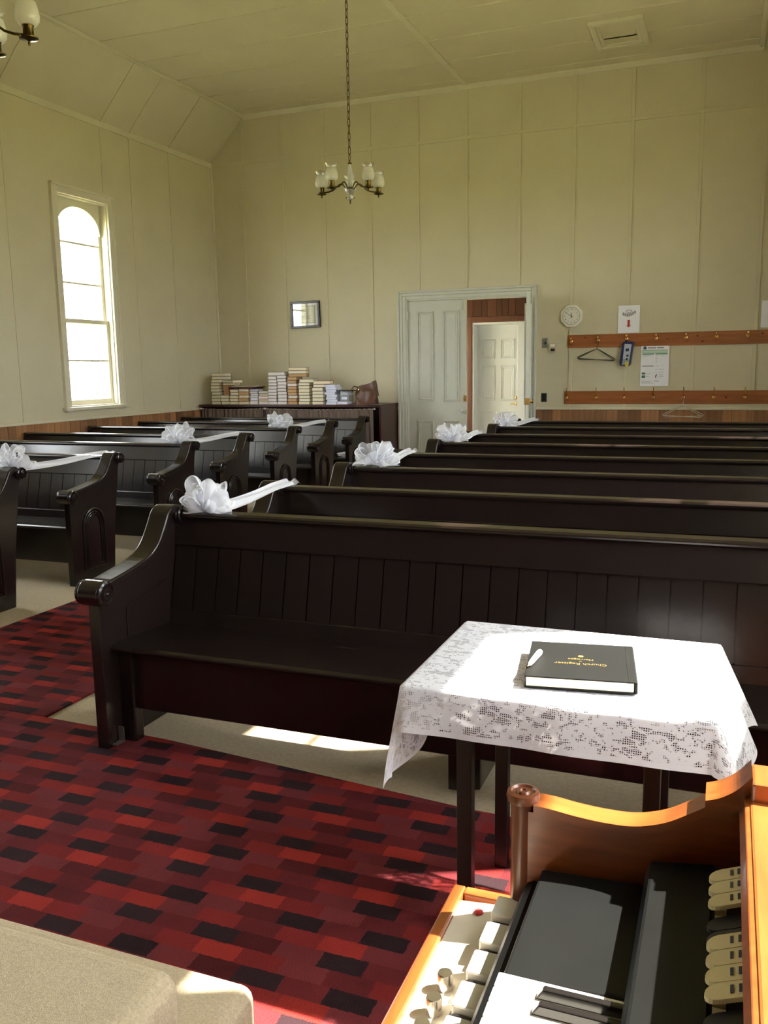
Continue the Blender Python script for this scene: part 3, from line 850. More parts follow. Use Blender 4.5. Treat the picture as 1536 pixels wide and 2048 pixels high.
# ------------------------------------------------------------------ table, lace cloth, register, pen
TX0, TX1, TY0, TY1, TZ = -.700, .004, 1.895, 2.46, .745
tbl = thing('side_table', 'small black wooden table under the white lace cloth', 'table', ((TX0 + TX1) / 2, (TY0 + TY1) / 2, 0))
hx, hy = (TX1 - TX0) / 2, (TY1 - TY0) / 2
MB().box(-hx, hx, -hy, hy, TZ - .028, TZ - .004).build('table_top', 'board', tbl, bevel=.004)
lx0, lx1, ly0, ly1 = -.575 + .348, -.125 + .348, 2.0 - 2.1775, 2.395 - 2.1775
for x in (lx0, lx1):
    for y in (ly0, ly1):
        MB().box(x - .019, x + .019, y - .019, y + .019, .012, TZ - .028).build('leg', 'tbl', tbl, bevel=.003)
for q in ((lx0, lx1, ly0 - .012, ly0 + .012), (lx0, lx1, ly1 - .012, ly1 + .012), (lx0 - .012, lx0 + .012, ly0, ly1), (lx1 - .012, lx1 + .012, ly0, ly1)):
    MB().box(q[0], q[1], q[2], q[3], TZ - .16, TZ - .028).build('apron', 'tbl', tbl, bevel=.002)

def lace_cloth():
    nx, ny = 130, 84
    ol, orr, of, ob = .255, .25, .118, .12
    V = []; UV = []; HM = []
    for i in range(nx + 1):
        for j in range(ny + 1):
            x = -hx - ol + (2 * hx + ol + orr) * i / nx; y = -hy - of + (2 * hy + of + ob) * j / ny
            cx, cy = max(-hx, min(hx, x)), max(-hy, min(hy, y))
            dx, dy = x - cx, y - cy
            d = sqrt(dx * dx + dy * dy)
            if d < 1e-6:
                p = (x, y, TZ + .0012 * sin(9 * x) * sin(11 * y))
            else:
                ux, uy = dx / d, dy / d
                corner = abs(dx) > 1e-6 and abs(dy) > 1e-6
                if corner:
                    th = math.atan2(abs(dy), abs(dx)) / (pi / 2)
                    fl = (.10 if x < 0 else .30) * (1 - th) + .24 * th + (.04 if x < 0 else .2) * sin(pi * th)
                elif abs(dy) > 1e-6: fl = .24 + .06 * sin(x * 13 + .5) + .04 * sin(x * 31)
                elif x < 0: fl = .10 + .05 * sin(y * 15)
                else: fl = .30 + .10 * sin(y * 14)
                rb = .012
                e = max(0, d - rb)
                drop = e * sqrt(max(0.05, 1 - fl * fl)) + min(d, rb) * .35
                out = e * fl + min(d, rb) * .8
                p = (cx + ux * out, cy + uy * out, TZ - drop)
            V.append(p); UV.append((x, y)); HM.append((min(x + hx + ol, hx + orr - x, y + hy + of, hy + ob - y), 0))
    F = []
    for i in range(nx):
        for j in range(ny):
            a = i * (ny + 1) + j
            F.append((a, a + ny + 1, a + ny + 2, a + 1))
    me = bpy.data.meshes.new('lace_tablecloth'); me.from_pydata(V, [], F)
    u1 = me.uv_layers.new(name='cloth'); u2_ = me.uv_layers.new(name='hem')
    for lp in me.loops:
        u1.data[lp.index].uv = UV[lp.vertex_index]; u2_.data[lp.index].uv = HM[lp.vertex_index]
    me.materials.append(MT['lace'])
    me.polygons.foreach_set('use_smooth', [True] * len(me.polygons))
    o = bpy.data.objects.new('lace_tablecloth', me); C.objects.link(o)
    o.location = ((TX0 + TX1) / 2, (TY0 + TY1) / 2, 0.001)
    return tag(o, 'white floral lace tablecloth with a plain hem draped over the table', 'tablecloth')
lace_cloth()

bk = thing('register_book', 'black bound register lying flat on the lace cloth, lettered in gold', 'book', (-.312, 2.110, TZ + .004), radians(8))
bw_, bd_ = .128, .135
MB().box(-bw_, bw_, -bd_, bd_, 0, .004).build('back_cover', 'cloth', bk, bevel=.0015)
MB().box(-bw_, bw_, -bd_, bd_, .026, .030).build('front_cover', 'cloth', bk, bevel=.0015)
MB().box(bw_ - .004, bw_ + .003, -bd_, bd_, 0, .030).build('spine', 'cloth', bk, bevel=.003)
MB().box(bw_ - .018, bw_ - .015, -bd_, bd_, .0295, .0305).build('hinge_groove', 'black', bk)
MB().box(-bw_ + .004, bw_ - .006, -bd_ + .004, bd_ - .004, .004, .026).build('page_block', 'pages', bk)
text('Church Register', .019, 'gold', bk, (0, -.030, .0302), (0, 0, pi))
text('of', .008, 'gold', bk, (0, -.012, .0302), (0, 0, pi))
text('Marriages', .016, 'gold', bk, (0, .004, .0302), (0, 0, pi))
MB().lathe([(0, .0302), (.007, .0302), (.007, .0307), (0, .0307)], (0, .028, 0), seg=12).build('gold_rosette', 'gold', bk)
pen = thing('floral_pen', 'white ballpoint pen with pink floral print lying on the register', 'pen', (-.4175, 2.066, TZ + .0345), radians(87))
g = mat('pink_floral_print', (236, 214, 216), 0.35, 0)
nt = g.node_tree; vo = nt.nodes.new('ShaderNodeTexVoronoi'); vo.inputs['Scale'].default_value = 95
rp = nt.nodes.new('ShaderNodeValToRGB'); rp.color_ramp.elements[0].color = lin((206, 104, 116)) + (1,); rp.color_ramp.elements[1].color = lin((244, 240, 240)) + (1,); rp.color_ramp.elements[1].position = .5
tcn = nt.nodes.new('ShaderNodeTexCoord'); nt.links.new(tcn.outputs['Object'], vo.inputs['Vector'])
nt.links.new(vo.outputs['Distance'], rp.inputs[0]); nt.links.new(rp.outputs[0], nt.nodes['Principled BSDF'].inputs['Base Color'])
MB().lathe([(0, -.058), (.0025, -.057), (.0055, -.042), (.0065, -.02), (.0075, .02), (.0078, .045), (.0065, .054), (.0, .060)], (0, 0, .0075), 'x', 14).build('barrel', g, pen, smooth=True)
MB().lathe([(0, -.065), (.001, -.065), (.0026, -.056), (0, -.056)], (0, 0, .0075), 'x', 10).build('tip', 'brass', pen, smooth=True)

# ------------------------------------------------------------------ organ
org = thing('electric_organ', 'amber walnut electric organ with white keys, cream tabs and chrome knobs', 'organ', (0, 0, 0))
OY0, OY1 = .04, 1.058
# body below and behind
MB().box(-.30, XR - .03, OY0, OY1, .012, .70).build('lower_case', 'organd', org, bevel=.005)
MB().box(.045, XR - .03, OY0, OY1 + .0, .70, .955).build('upper_case', 'organd', org, bevel=.004)
# front control ledge
FZ = .765
MB().box(-.335, -.215, OY0, OY1 + .052, .66, FZ - .012).build('ledge_base', 'organd', org, bevel=.003)
MB().box(-.337, -.319, OY0, OY1 + .055, .655, FZ).build('ledge_front_rail', 'organy', org, bevel=.003)
MB().box(-.319, -.225, OY1 + .037, OY1 + .055, .655, FZ).build('ledge_end_rail', 'organ', org, bevel=.003)
MB().hexa([(-.319, OY0, FZ - .02), (-.262, OY0, FZ - .02), (-.262, OY1 + .028, FZ - .02), (-.319, OY1 + .028, FZ - .02),
           (-.319, OY0, FZ - .006), (-.262, OY0, FZ - .001), (-.262, OY1 + .028, FZ - .001), (-.319, OY1 + .028, FZ - .006)]).build('control_panel', 'panelw', org, bevel=.001)
MB().lathe([(.0065, FZ - .004), (.0065, FZ - .001), (.004, FZ + .001), (0, FZ + .001)], (-.287, OY1 + .004, 0), seg=14).build('red_lamp', 'redink', org)
for k in range(9):
    y = .905 - .0345 * k * 1.25
    if y < OY0 + .05: break
    MB().lathe([(.0095, FZ - .006), (.0095, FZ + .016), (.0085, FZ + .018), (0, FZ + .018)], (-.286, y, 0), seg=18).build('knob', 'knob', org, autosmooth=40)
    MB().box(-.268, -.263, y - .008, y + .006, FZ - .001, FZ - .0004).build('panel_print', 'ink', org)
# lower manual: row of white rockers with black ones between
for k in range(17):
    y = 1.062 - .0588 * k
    if y < OY0 + .06: break
    MB().box(-.260, -.205, y - .043, y, FZ - .02, FZ + .030).build('white_rocker', 'key', org, bevel=.003)
    MB().box(-.258, -.205, y - .0575, y - .0445, FZ - .02, FZ + .022).build('black_rocker', 'bkey', org, bevel=.003)
MB().box(-.262, -.205, OY0, OY1 + .035, FZ - .04, FZ - .018).build('rocker_bed', 'black', org)
# rounded black nose bar of the manual
nb = [(-.224, .775), (-.227, .800), (-.225, .814), (-.219, .824), (-.211, .828), (-.203, .827), (-.200, .775)]
MB().prism([(x, z) for x, z in nb], 'y', OY0, OY1 + .004).build('nose_bar', 'blackm', org, bevel=.003)
# end block and keybed
KZ = .855
MB().hexa([(-.200, .838, .78), (-.065, .838, .78), (-.065, OY1 - .004, .78), (-.200, OY1 - .004, .78),
           (-.200, .838, KZ - .004), (-.065, .838, KZ + .002), (-.065, OY1 - .004, KZ + .002), (-.200, OY1 - .004, KZ - .004)]).build('end_block', 'blackm', org, bevel=.004)
MB().box(-.2, .045, OY0, .836, .76, .815).build('keybed', 'organd', org)
kp = .0235
wk = MB().box(-.2035, -.060, -kp + .0006, -.0006, KZ - .018, KZ)
wm = wk.mesh('white_key', MT['key'])
bkm = MB().hexa([(-.158, -.0055, KZ), (-.060, -.0055, KZ), (-.060, .0055, KZ), (-.158, .0055, KZ), (-.150, -.0042, KZ + .0115), (-.060, -.0042, KZ + .0115), (-.060, .0042, KZ + .0115), (-.150, .0042, KZ + .0115)]).mesh('black_key', MT['bkey'])
for me, b in ((wm, .0016), (bkm, .0014)):
    pass
k = 0
patt = [1, 1, 0, 1, 1, 1, 0]
while .8365 - kp * (k + 1) > OY0:
    o = place(wm, 'white_key', org, (0, .8365 - kp * k, 0))
    md = o.modifiers.new('bevel', 'BEVEL'); md.width = .0018; md.segments = 2; md.limit_method = 'ANGLE'
    if patt[k % 7]:
        o = place(bkm, 'black_key', org, (0, .8365 - kp * (k + 1), 0))
        md = o.modifiers.new('bevel', 'BEVEL'); md.width = .0015; md.segments = 2; md.limit_method = 'ANGLE'
    k += 1
# black sloping slab behind the manual
sl = [(-.066, .80), (-.070, .872), (-.064, .892), (.010, .902), (.012, .86), (.012, .80)]
MB().prism(sl, 'y', OY0, OY1 - .006).build('black_fallboard', 'blackm', org, bevel=.004)
# tab recess and tabs
MB().box(.010, .046, OY0, OY1, .80, .895).build('tab_bed', 'black', org)
def tab_mesh(m):
    n = 8; o_ = []
    w = .0118
    for i in range(n + 1):
        t = -pi / 2 - pi * i / n
        o_.append((.012 + .010 * cos(t), w * sin(t)))
    outl = [(.052, -w), ] + [(.012 + .012 * cos(-pi / 2 - pi * i / n), w * sin(-pi / 2 - pi * i / n)) for i in range(n + 1)] + [(.052, w)]
    mb = MB(); mb.prism(outl, 'z', 0, .005)
    # tilt: rises towards the case
    mb.v = [(x, y, z + (x - 0) * .42) for x, y, z in mb.v]
    return mb.mesh('tab', m)
tcm, tbm = tab_mesh(MT['ivory']), tab_mesh(MT['black'])
seq = 'CCCBBCCCCBBCCBBCCCBCCCBBCCCCBBCC'
for k, ch in enumerate(seq):
    y = .980 - .0248 * k
    if y < OY0 + .02: break
    o = place(tcm if ch == 'C' else tbm, 'cream_tab' if ch == 'C' else 'black_tab', org, (.004, y, .920 if ch == 'C' else .908))
    if ch == 'C':
        for xx in (.026, .034):
            MB().box(xx, xx + .003, -.0055, .0055, .0052, .0056).build('tab_print', 'dink', o, rot=(0, -.40, 0))
        place(MB().box(.0, .012, -.007, .007, 0, .012).mesh('tab_stub', MT['ivory']), 'tab_stub', org, (.0115, y + .003, .893))
    else:
        place(MB().box(.0, .012, -.007, .007, 0, .012).mesh('tab_stub', MT['black']), 'tab_stub', org, (.0115, y + .003, .890))
# top with dark front moulding
MB().prism([(.036, .962), (.034, .975), (.040, .985), (.038, .996), (.052, 1.0), (.06, .955)], 'y', OY0, OY1 - .004).build('top_moulding', 'organd', org, bevel=.002)
MB().box(.044, XR - .03, OY0, OY1 - .002, .955, 1.0).build('top_board', 'organy', org, bevel=.003)
MB().box(.046, XR - .03, OY1 - .03, OY1 + .028, .955, 1.022).build('top_end_rail', 'organy', org, bevel=.003)
# far cheek with dished top rail and scroll
YC0, YC1 = OY1, OY1 + .026
ct = [(-.222, .925), (-.19, .924), (-.157, .921), (-.12, .920), (-.085, .922), (-.05, .932), (-.02, .950), (.0, .965), (.02, .978), (.046, .985)]
ct = smooth_line(ct)
cb = [(x, .66) for x, z in ct]
MB().strip_prism(cb, ct, 'y', YC0, YC1).build('cheek', 'organd', org)
rail_t = [(-.212, .937), (-.19, .936), (-.157, .932), (-.12, .930), (-.085, .932), (-.05, .943), (-.02, .961), (-.004, .972)]
rail_t = smooth_line(rail_t)
rail_b = [(x, z - .012) for x, z in rail_t]
MB().strip_prism(rail_b, rail_t, 'y', YC0 - .005, YC1 + .006).build('cheek_rail', 'organ', org, autosmooth=30)
e_t = [(-.004, .984), (.012, .990), (.03, 1.003), (.046, 1.022)]
e_b = [(-.004, .962), (.012, .966), (.03, .975), (.046, .985)]
e_t, e_b = smooth_line(e_t), smooth_line(e_b)
MB().strip_prism(e_b, e_t, 'y', YC0 - .012, YC1 + .012).build('cheek_end', 'organ', org, autosmooth=30)
MB().lathe([(.016, .66), (.016, .932), (.021, .934), (.0225, .940), (.021, .946), (.0165, .9475), (.0145, .9445), (.0095, .9445), (.0075, .9475), (.0045, .9475), (.003, .945), (0, .9465)], (-.229, OY1 + .013, 0), seg=28).build('scroll_post', 'organm', org, autosmooth=40)
# near cheek, out of the photograph
MB().strip_prism(cb, ct, 'y', OY0 - .026, OY0).build('cheek', 'organd', org)

# ------------------------------------------------------------------ chandeliers
def chandelier(loc, ztop, label, rot0):
    r = thing('chandelier', label, 'chandelier', loc, rot0, 'brass chandeliers')
    # chain from z=.33 up to ceiling
    z = .345; k = 0
    while z < ztop - .04:
        pts = []
        for t in range(12):
            a = 2 * pi * t / 12
            q = Vector((.011 * cos(a), 0, (.024 if True else 0) * sin(a) + (.012 if sin(a) > 0 else -.012) * (abs(sin(a)) > .3)))
            if k % 2: q = Vector((0, q.x, q.z))
            pts.append(q + Vector((0, 0, z + .034)))
        MB().tube(pts, .0032, 6, closed=True).build('chain_link', 'abrass', r, smooth=True)
        z += .058; k += 1
    MB().lathe([(0, ztop), (.06, ztop), (.055, ztop - .015), (.02, ztop - .03), (.008, ztop - .05), (0, ztop - .05)]).build('ceiling_rose', 'abrass', r, autosmooth=40)
    MB().lathe([(.003, .362), (.004, .345), (.018, .338), (.022, .333), (.010, .326), (0, .326)], seg=16).build('top_cap', 'abrass', r, smooth=True)
    MB().lathe([(.010, .33), (.013, .315), (.020, .29), (.027, .26), (.028, .245), (.024, .21), (.020, .17), (.017, .145), (.020, .13), (0, .13)], seg=10).build('crystal_column', 'cutg', r)
    MB().lathe([(0, .14), (.018, .138), (.022, .128), (.042, .124), (.046, .116), (.030, .108), (.026, .09), (.014, .085), (0, .085)], seg=20).build('brass_hub', 'abrass', r, autosmooth=50)
    MB().lathe([(.045, .122), (.040, .105), (.028, .080), (.020, .072), (0, .07)], seg=12).build('crystal_bowl', 'cutg', r)
    MB().lathe([(.010, .074), (.024, .062), (.028, .05), (.022, .036), (.010, .030), (0, .03)], seg=12).build('crystal_ball', 'cutg', r)
    MB().lathe([(0, .032), (.013, .030), (.008, .024), (.005, .018), (.010, .012), (.006, .006), (.003, -.004), (0, -.008)], seg=14).build('finial', 'abrass', r, smooth=True)
    for i in range(5):
        a = 2 * pi * i / 5
        ca, sa = cos(a), sin(a)
        def P(x, z): return (ca * x, sa * x, z)
        arm = MB().tube([P(x, zz) for x, zz in ((.03, .112), (.045, .135), (.065, .160), (.085, .168), (.105, .160), (.13, .138), (.16, .118), (.20, .108), (.245, .106))], .0062, 8).build('arm', 'abrass', r, smooth=True)
        c = P(.262, 0)
        MB().lathe([(0, .060), (.004, .062), (.007, .072), (.004, .078), (.012, .084), (.042, .090), (.044, .095), (.025, .098), (.023, .140), (.027, .147), (0, .147)], c, seg=20).build('candle_cup', 'abrass', arm, autosmooth=50)
        MB().lathe([(.022, .146), (.040, .150), (.053, .168), (.055, .190), (.049, .222), (.041, .250)], c, seg=24).build('frosted_shade', 'frost', arm, smooth=True)
        sh = []
        for kk in range(24):
            aa = 2 * pi * kk / 24
            for h, rr in ((.248, .0415), (.260, .041), (.272, .045), (.284 + .006 * sin(aa * 6), .054)):
                sh.append((c[0] + rr * cos(aa), c[1] + rr * sin(aa), h))
        fs = []
        for kk in range(24):
            k2 = (kk + 1) % 24
            for q in range(3): fs.append((kk * 4 + q, k2 * 4 + q, k2 * 4 + q + 1, kk * 4 + q + 1))
        MB().add(sh, fs).build('clear_rim', 'clearg', arm, smooth=True)
        MB().lathe([(.006, .146), (.008, .16), (.014, .185), (.010, .21), (.0, .218)], c, seg=12).build('bulb', 'frost', arm, smooth=True)
    return r
chandelier((-3.15, 7.33, 2.925), ZC - 2.925, 'brass five arm chandelier hanging by its chain before the back wall doorway', radians(-30.7))
chandelier((-3.275, 3.28, 2.925), ZC - 2.925, 'brass chandelier over the foremost aisle, frosted tulip shades beside the sloped ceiling', radians(35))

# ------------------------------------------------------------------ curtained cabinet with books
cx0, cx1 = XL + .05, -4.09 * KS
CY0, CT = 10.72, 1.030
cab = thing('book_cabinet', 'dark red stained low cabinet with gathered brown curtain under book stacks', 'cabinet', ((cx0 + cx1) / 2, DW - .2, 0))
W2 = (cx1 - cx0) / 2; d0 = CY0 - DW + .2
MB().box(-W2, W2, d0, .185, CT - .035, CT).build('top', 'cab', cab, bevel=.006)
MB().box(W2 - .035, W2 - .005, d0 + .03, .185, 0, CT - .035).build('side_panel', 'cab', cab, bevel=.003)
MB().box(-W2 + .005, -W2 + .035, d0 + .03, .185, 0, CT - .035).build('side_panel', 'cab', cab, bevel=.003)
MB().box(-W2 + .035, W2 - .035, .16, .18, 0, CT - .035).build('back_panel', 'cab', cab)
MB().box(-.36, -.30, d0 + .01, d0 + .05, 0, CT - .035).build('middle_post', 'cab', cab, bevel=.003)
MB().box(-W2 + .035, W2 - .035, d0 + .05, .16, .08, .11).build('shelf', 'cab', cab)
for a, b in ((-W2 + .05, -.35), (-.31, W2 - .10)):
    def cf(u, v, a=a, b=b):
        x = a + (b - a) * u
        am = .010 + .012 * v
        return (x + .006 * sin(u * 55), d0 + .0 + am * sin(u * (b - a) * 95) + .006 * sin(u * (b - a) * 41 + 1), CT - .05 - (.88) * v - (.012 * sin(pi * u) if v < .5 else 0))
    MB().grid(cf, int((b - a) * 150), 10).build('curtain', 'curt', cab, smooth=True)
    MB().tube([(a - .015, d0 - .0, CT - .055), ((a + b) / 2, d0 - .0, CT - .068), (b + .015, d0 - .0, CT - .055)], .004, 6).build('curtain_wire', 'wwire', cab)
    for x in (a - .015, b + .015):
        MB().lathe([(.011, 0), (.013, .012), (0, .02)], (x, d0 - .008, CT - .055), 'y', 10).build('wire_hook', 'white', cab)

def book_mesh(w, d, h, cover, pages):
    out = []
    t = .0035
    cv = MB().box(-w / 2, w / 2, -d / 2, d / 2, 0, t).box(-w / 2, w / 2, -d / 2, d / 2, h - t, h).box(-w / 2, w / 2, d / 2 - t, d / 2, t, h - t)
    pg = MB().box(-w / 2 + .004, w / 2 - .004, -d / 2 + .005, d / 2 - t, t, h - t)
    return cv.mesh('cover', MT[cover]), pg.mesh('page_block', MT[pages])
bcache = {}
def put_book(x, y, z, w, d, h, cover, pages, rz, label, group, name='hymn_book', cat='book'):
    key = (round(w, 3), round(d, 3), round(h, 3), cover, pages)
    if key not in bcache: bcache[key] = book_mesh(w, d, h, cover, pages)
    r = thing(name, label, cat, (x, y, z), rz, group)
    place(bcache[key][0], 'cover', r, (0, 0, 0)); place(bcache[key][1], 'page_block', r, (0, 0, 0))
    return r
SP = 0.00665 * KS      # metres per photo pixel on the cabinet
def bxw(px): return None
# stack table: (photo x of left, right edge, [ (pages, cover) bottom -> top ], book height, label bits)
rb = random.Random(11)
def px2x(px):          # x on the cabinet front from the photo column
    return cx1 - (797 - px) * (cx1 - cx0) / (797 - 437) * 1.0
def stack(x0, x1, hs, cover, pages, label, group, y=CY0 + .16, d=.19, jit=.006, name='hymn_book', cat='book', z0=CT):
    z = z0; xc = (px2x(x0) + px2x(x1)) / 2; w = px2x(x1) - px2x(x0) - .006
    for i, h in enumerate(hs):
        cvr = cover[i % len(cover)] if isinstance(cover, (list, tuple)) else cover
        pg = pages[i % len(pages)] if isinstance(pages, (list, tuple)) else pages
        put_book(xc + rb.uniform(-jit, jit), y + rb.uniform(-jit, jit), z, w, d, h, cvr, pg, rb.uniform(-.03, .03), label, group, name, cat)
        z += h + .0004
    return z, xc, w
H = .0435
def hs(n, h=H): return [h * rb.uniform(.93, 1.05) for _ in range(n)]
z, xc, w = stack(459, 478, hs(8), 'bdark', 'pages', 'cream edged hymn book in the tall stack nearest the room corner', 'hymn books in the corner stack')
for i, c in enumerate(('bdark', 'btan')):
    put_book(xc + .05, CY0 + .16, z, .225, .17, .044, c, 'pages', rb.uniform(-.06, .06), 'hymn book lying lengthwise on top of the corner stack' if i == 0 else 'tan topped hymn book, uppermost of the stack nearest the room corner', None); z += .0445
z, xc, w = stack(479, 497, hs(3), 'bdark', 'pages', 'cream edged hymn book low in the second stack from the corner', 'hymn books under the small pink edged ones')
z, xc, w = stack(483, 496, hs(5, .027), ['bmar', 'bred'], 'pageo', 'small pink edged song book in the second stack from the corner', 'small pink edged song books', z0=z, d=.15, name='song_book')
put_book(xc + .055, CY0 + .16, z, .20, .16, .03, 'bdark', 'pages', .1, 'thin cream edged book under the dark green one', None); z += .0305
put_book(xc + .065, CY0 + .16, z, .24, .18, .040, 'bgreen', 'pages', -.35, 'dark green covered book lying askew on the second stack', None)
z, xc, w = stack(498, 516, hs(5), 'bdark', 'pages', 'cream edged hymn book in the third stack, beneath the loose folders', 'hymn books beneath the folders')
zfol = z
zz, xc2, w2 = stack(517, 538, hs(5), ['btan', 'bdark'], ['pages', 'pageo'], 'tan edged hymn book in the fourth stack, beneath the folder corner', 'hymn books in the fourth stack')
zf = max(zfol, zz)
for i, (m, lab) in enumerate((('bmar', 'maroon folder, lowest of the loose folders on the stacks'), ('bdark', 'black folder between maroon folder and white papers'), ('bbeige', 'pale paper folder lying on top of the loose folders'))):
    f = tag(MB().box(-.21, .21, -.13, .13, 0, .012).build('folder', m, bevel=.002), lab, 'folder', None)
    f.location = ((xc + xc2) / 2 + .06 + .02 * i, CY0 + .16 + .012 * i, zf + .0005 + .0125 * i); f.rotation_euler = (0, 0, -.12 + .12 * i)
stack(539, 556, [.05, .045, .026, .030, .03, .03], ['bgrey', 'bteal', 'bmint', 'bmar', 'bgrey', 'bblue'], ['pagew', 'pagel'], 'slim mixed colour booklet in the stack with one maroon band', 'slim booklets with one maroon band', name='booklet', d=.17)
stack(557, 578, [.04, .035, .035, .045, .03], ['bgrey', 'bbeige', 'bcor', 'bmint', 'bdark'], ['pagew', 'bbeige'], 'slim mixed colour booklet in the stack with one coral band', 'slim booklets with one coral band', name='booklet', d=.17)
z, xc, w = stack(577, 595, hs(9), 'bdark', 'pagew', 'white edged hymn book in the fifth tall stack', 'white edged hymn books in the fifth stack')
zG = z
z, xc2, w = stack(596, 615, hs(9), 'bdark', 'pagew', 'white edged hymn book in the stack beside the orange edged ones', 'white edged hymn books in the sixth stack')
put_book(xc + .06, CY0 + .16, max(zG, z), .245, .18, .045, 'bdark', 'pagew', .12, 'white edged hymn book bridging the two white edged stacks', None)
z, xc, w = stack(616, 635, hs(9, .041), 'bdark', ['pageo', 'pageo', 'pagew', 'pageo'], 'orange edged hymn book in the tallest stack under the red book', 'orange edged hymn books')
for i, c in enumerate(('bdark', 'bdark', 'bred')):
    put_book(xc + .06, CY0 + .17, z, .25, .19, .042, c, 'pageo' if i < 1 else 'pages', .25 + rb.uniform(-.05, .05), ('hymn book turned lengthwise, lowest of three on the tallest stack', 'hymn book turned lengthwise under the red topped one', 'red topped hymn book, uppermost of the tallest stack')[i], None); z += .0425
z, xc, w = stack(638, 660, hs(7), 'bdark', 'pages', 'cream edged hymn book in the stack between the orange edged and low red topped stacks', 'cream edged hymn books in the eighth stack')
put_book(xc + .03, CY0 + .16, z, .21, .18, .046, 'bdark', 'pages', .10, 'cream edged hymn book lying lengthwise over the eighth stack', None)
z, xc, w = stack(664, 686, hs(5, .045), 'bdark', 'pages', 'cream edged hymn book in the stack beside the white booklets', 'cream edged hymn books in the ninth stack')
put_book(xc + .018, CY0 + .16, z, .17, .18, .044, 'bdark', 'pages', .05, 'cream edged hymn book just under the low red topped book', None); z += .0445
put_book(xc + .05, CY0 + .16, z, .235, .18, .044, 'bred', 'pages', .16, 'red topped hymn book on the stack beside the white booklets', None)
stack(690, 711, [.03, .035, .032, .036, .03, .034, .032, .034], ['pagel', 'bblue', 'pagel', 'bgrey'], 'pagel', 'white stapled booklet in the pile between hymn books and handbag stack', 'white booklets', name='booklet', jit=.014)
stack(713, 733, [.045], 'bdark', 'pagel', 'white edged thick book at the foot of the boxes by the handbag', None)
bxs = tag(MB().box(-.065, .065, -.08, .08, 0, .075).build('card_box', 'bgrey', bevel=.003), 'grey card box with a printed front, lower of two by the handbag', 'box', None)
bxs.location = (px2x(726), CY0 + .16, CT + .0465)
MB().box(-.04, .04, -.0815, -.08, .02, .055).build('box_label', 'pagel', bxs)
bx2 = tag(MB().box(-.055, .055, -.075, .075, 0, .055).build('card_box', 'silver', bevel=.003), 'silver grey small box on top of the printed box', 'box', None)
bx2.location = (px2x(725), CY0 + .165, CT + .122)
pf = thing('small_frame', 'small black framed picture leaning on the boxes beside the handbag', 'picture frame', (px2x(726), CY0 + .15, CT + .1785), -.1)
MB().box(-.11, .11, -.09, -.075, 0, .012).box(-.11, .11, .075, .09, 0, .012).box(-.11, -.095, -.075, .075, 0, .012).box(.095, .11, -.075, .075, 0, .012).build('frame', 'frame', pf)
MB().box(-.095, .095, -.075, .075, .001, .006).build('picture', 'bgrey', pf)
# handbag
bag = thing('handbag', 'slouched brown leather handbag with outer pocket and zip tassel', 'handbag', (px2x(760), CY0 + .225, CT))
def bagf(u, v):
    a = 2 * pi * u
    t = v
    w = .150 + .01 * sin(pi * t) - .015 * t; d = .085 * (1 - .72 * t ** 1.6) + .006
    cxx, syy = cos(a), sin(a)
    ex = abs(cxx) ** .40 * (1 if cxx > 0 else -1); ey = abs(syy) ** .7 * (1 if syy > 0 else -1)
    topdip = .262 + .042 * ex - .012 * sin(ex * 5)
    return (w * ex + .006 * sin(9 * t + 3 * a), d * ey * (1 + .10 * sin(6 * a + 8 * t)), topdip * t)
MB().grid(bagf, 48, 16).build('body', 'leather', bag, smooth=True)
MB().box(-.13, .14, -.06, .06, 0, .01).build('base', 'leather', bag, bevel=.004)
def pocket(u, v):
    x = .015 + .12 * u; return (x, -.093 + .025 * v - .012 * sin(pi * u) * sin(pi * v), .015 + .165 * v)
MB().grid(pocket, 10, 10).build('pocket', 'leather', bag, smooth=True)
MB().tube([(-.11, -.03, .22), (-.16, -.05, .24), (-.19, -.06, .20), (-.17, -.07, .16)], .008, 8).build('handle', 'leather', bag, smooth=True)
MB().tube([(-.12, .01, .235), (.0, .0, .262), (.145, .0, .295)], .004, 6).build('zip', 'bdark', bag)
MB().tube([(.155, -.02, .23), (.175, -.025, .17), (.18, -.025, .11)], [.003, .004, .009], 6).build('tassel', 'leather', bag)
MB().lathe([(.012, 0), (.016, .003), (.012, .006)], (-.085, -.07, .19), 'y', 14).build('ring', 'brass', bag, smooth=True)

# ------------------------------------------------------------------ things on the back wall
def wall_thing(name, label, cat, x, z, group=None):
    X, Z = BW(x, z); return thing(name, label, cat, (X, DW, Z), 0, group)
# certificate
ce = wall_thing('framed_certificate', 'certificate with ornate border in a black frame on the back wall', 'picture frame', -5.421, 2.239)
w, h = .228, .186
MB().box(-w, w, -.03, 0, -h, -h + .033).box(-w, w, -.03, 0, h - .033, h).box(-w, -w + .033, -.03, 0, -h + .033, h - .033).box(w - .033, w, -.03, 0, -h + .033, h - .033).build('frame', 'frame', ce, bevel=.006)
MB().box(-w + .03, w - .03, -.012, -.002, -h + .03, h - .03).build('mount', 'paper', ce)
MB().box(-.150, .150, -.0135, -.012, -.118, .118).build('certificate', 'cert', ce)
MB().box(-.150, .150, -.0142, -.0135, .112, .118).box(-.150, .150, -.0142, -.0135, -.118, -.112).box(-.150, -.144, -.0142, -.0135, -.112, .112).box(.144, .150, -.0142, -.0135, -.112, .112).build('printed_border', 'dink', ce)
for i, (zz, ww) in enumerate(((.068, .05), (.035, .045), (.018, .035), (.0, .025), (-.02, .07), (-.035, .06), (-.055, .075))):
    MB().box(-ww, ww, -.0142, -.0135, zz - .003, zz + .003).build('printed_line', 'ink', ce)
MB().lathe([(.014, -.0142), (0, -.0142)], (-.105, 0, -.06), 'y', 14).build('seal', 'ink', ce)
MB().box(-w + .03, w - .03, -.020, -.019, -h + .03, h - .03).build('glass', 'fglass', ce)
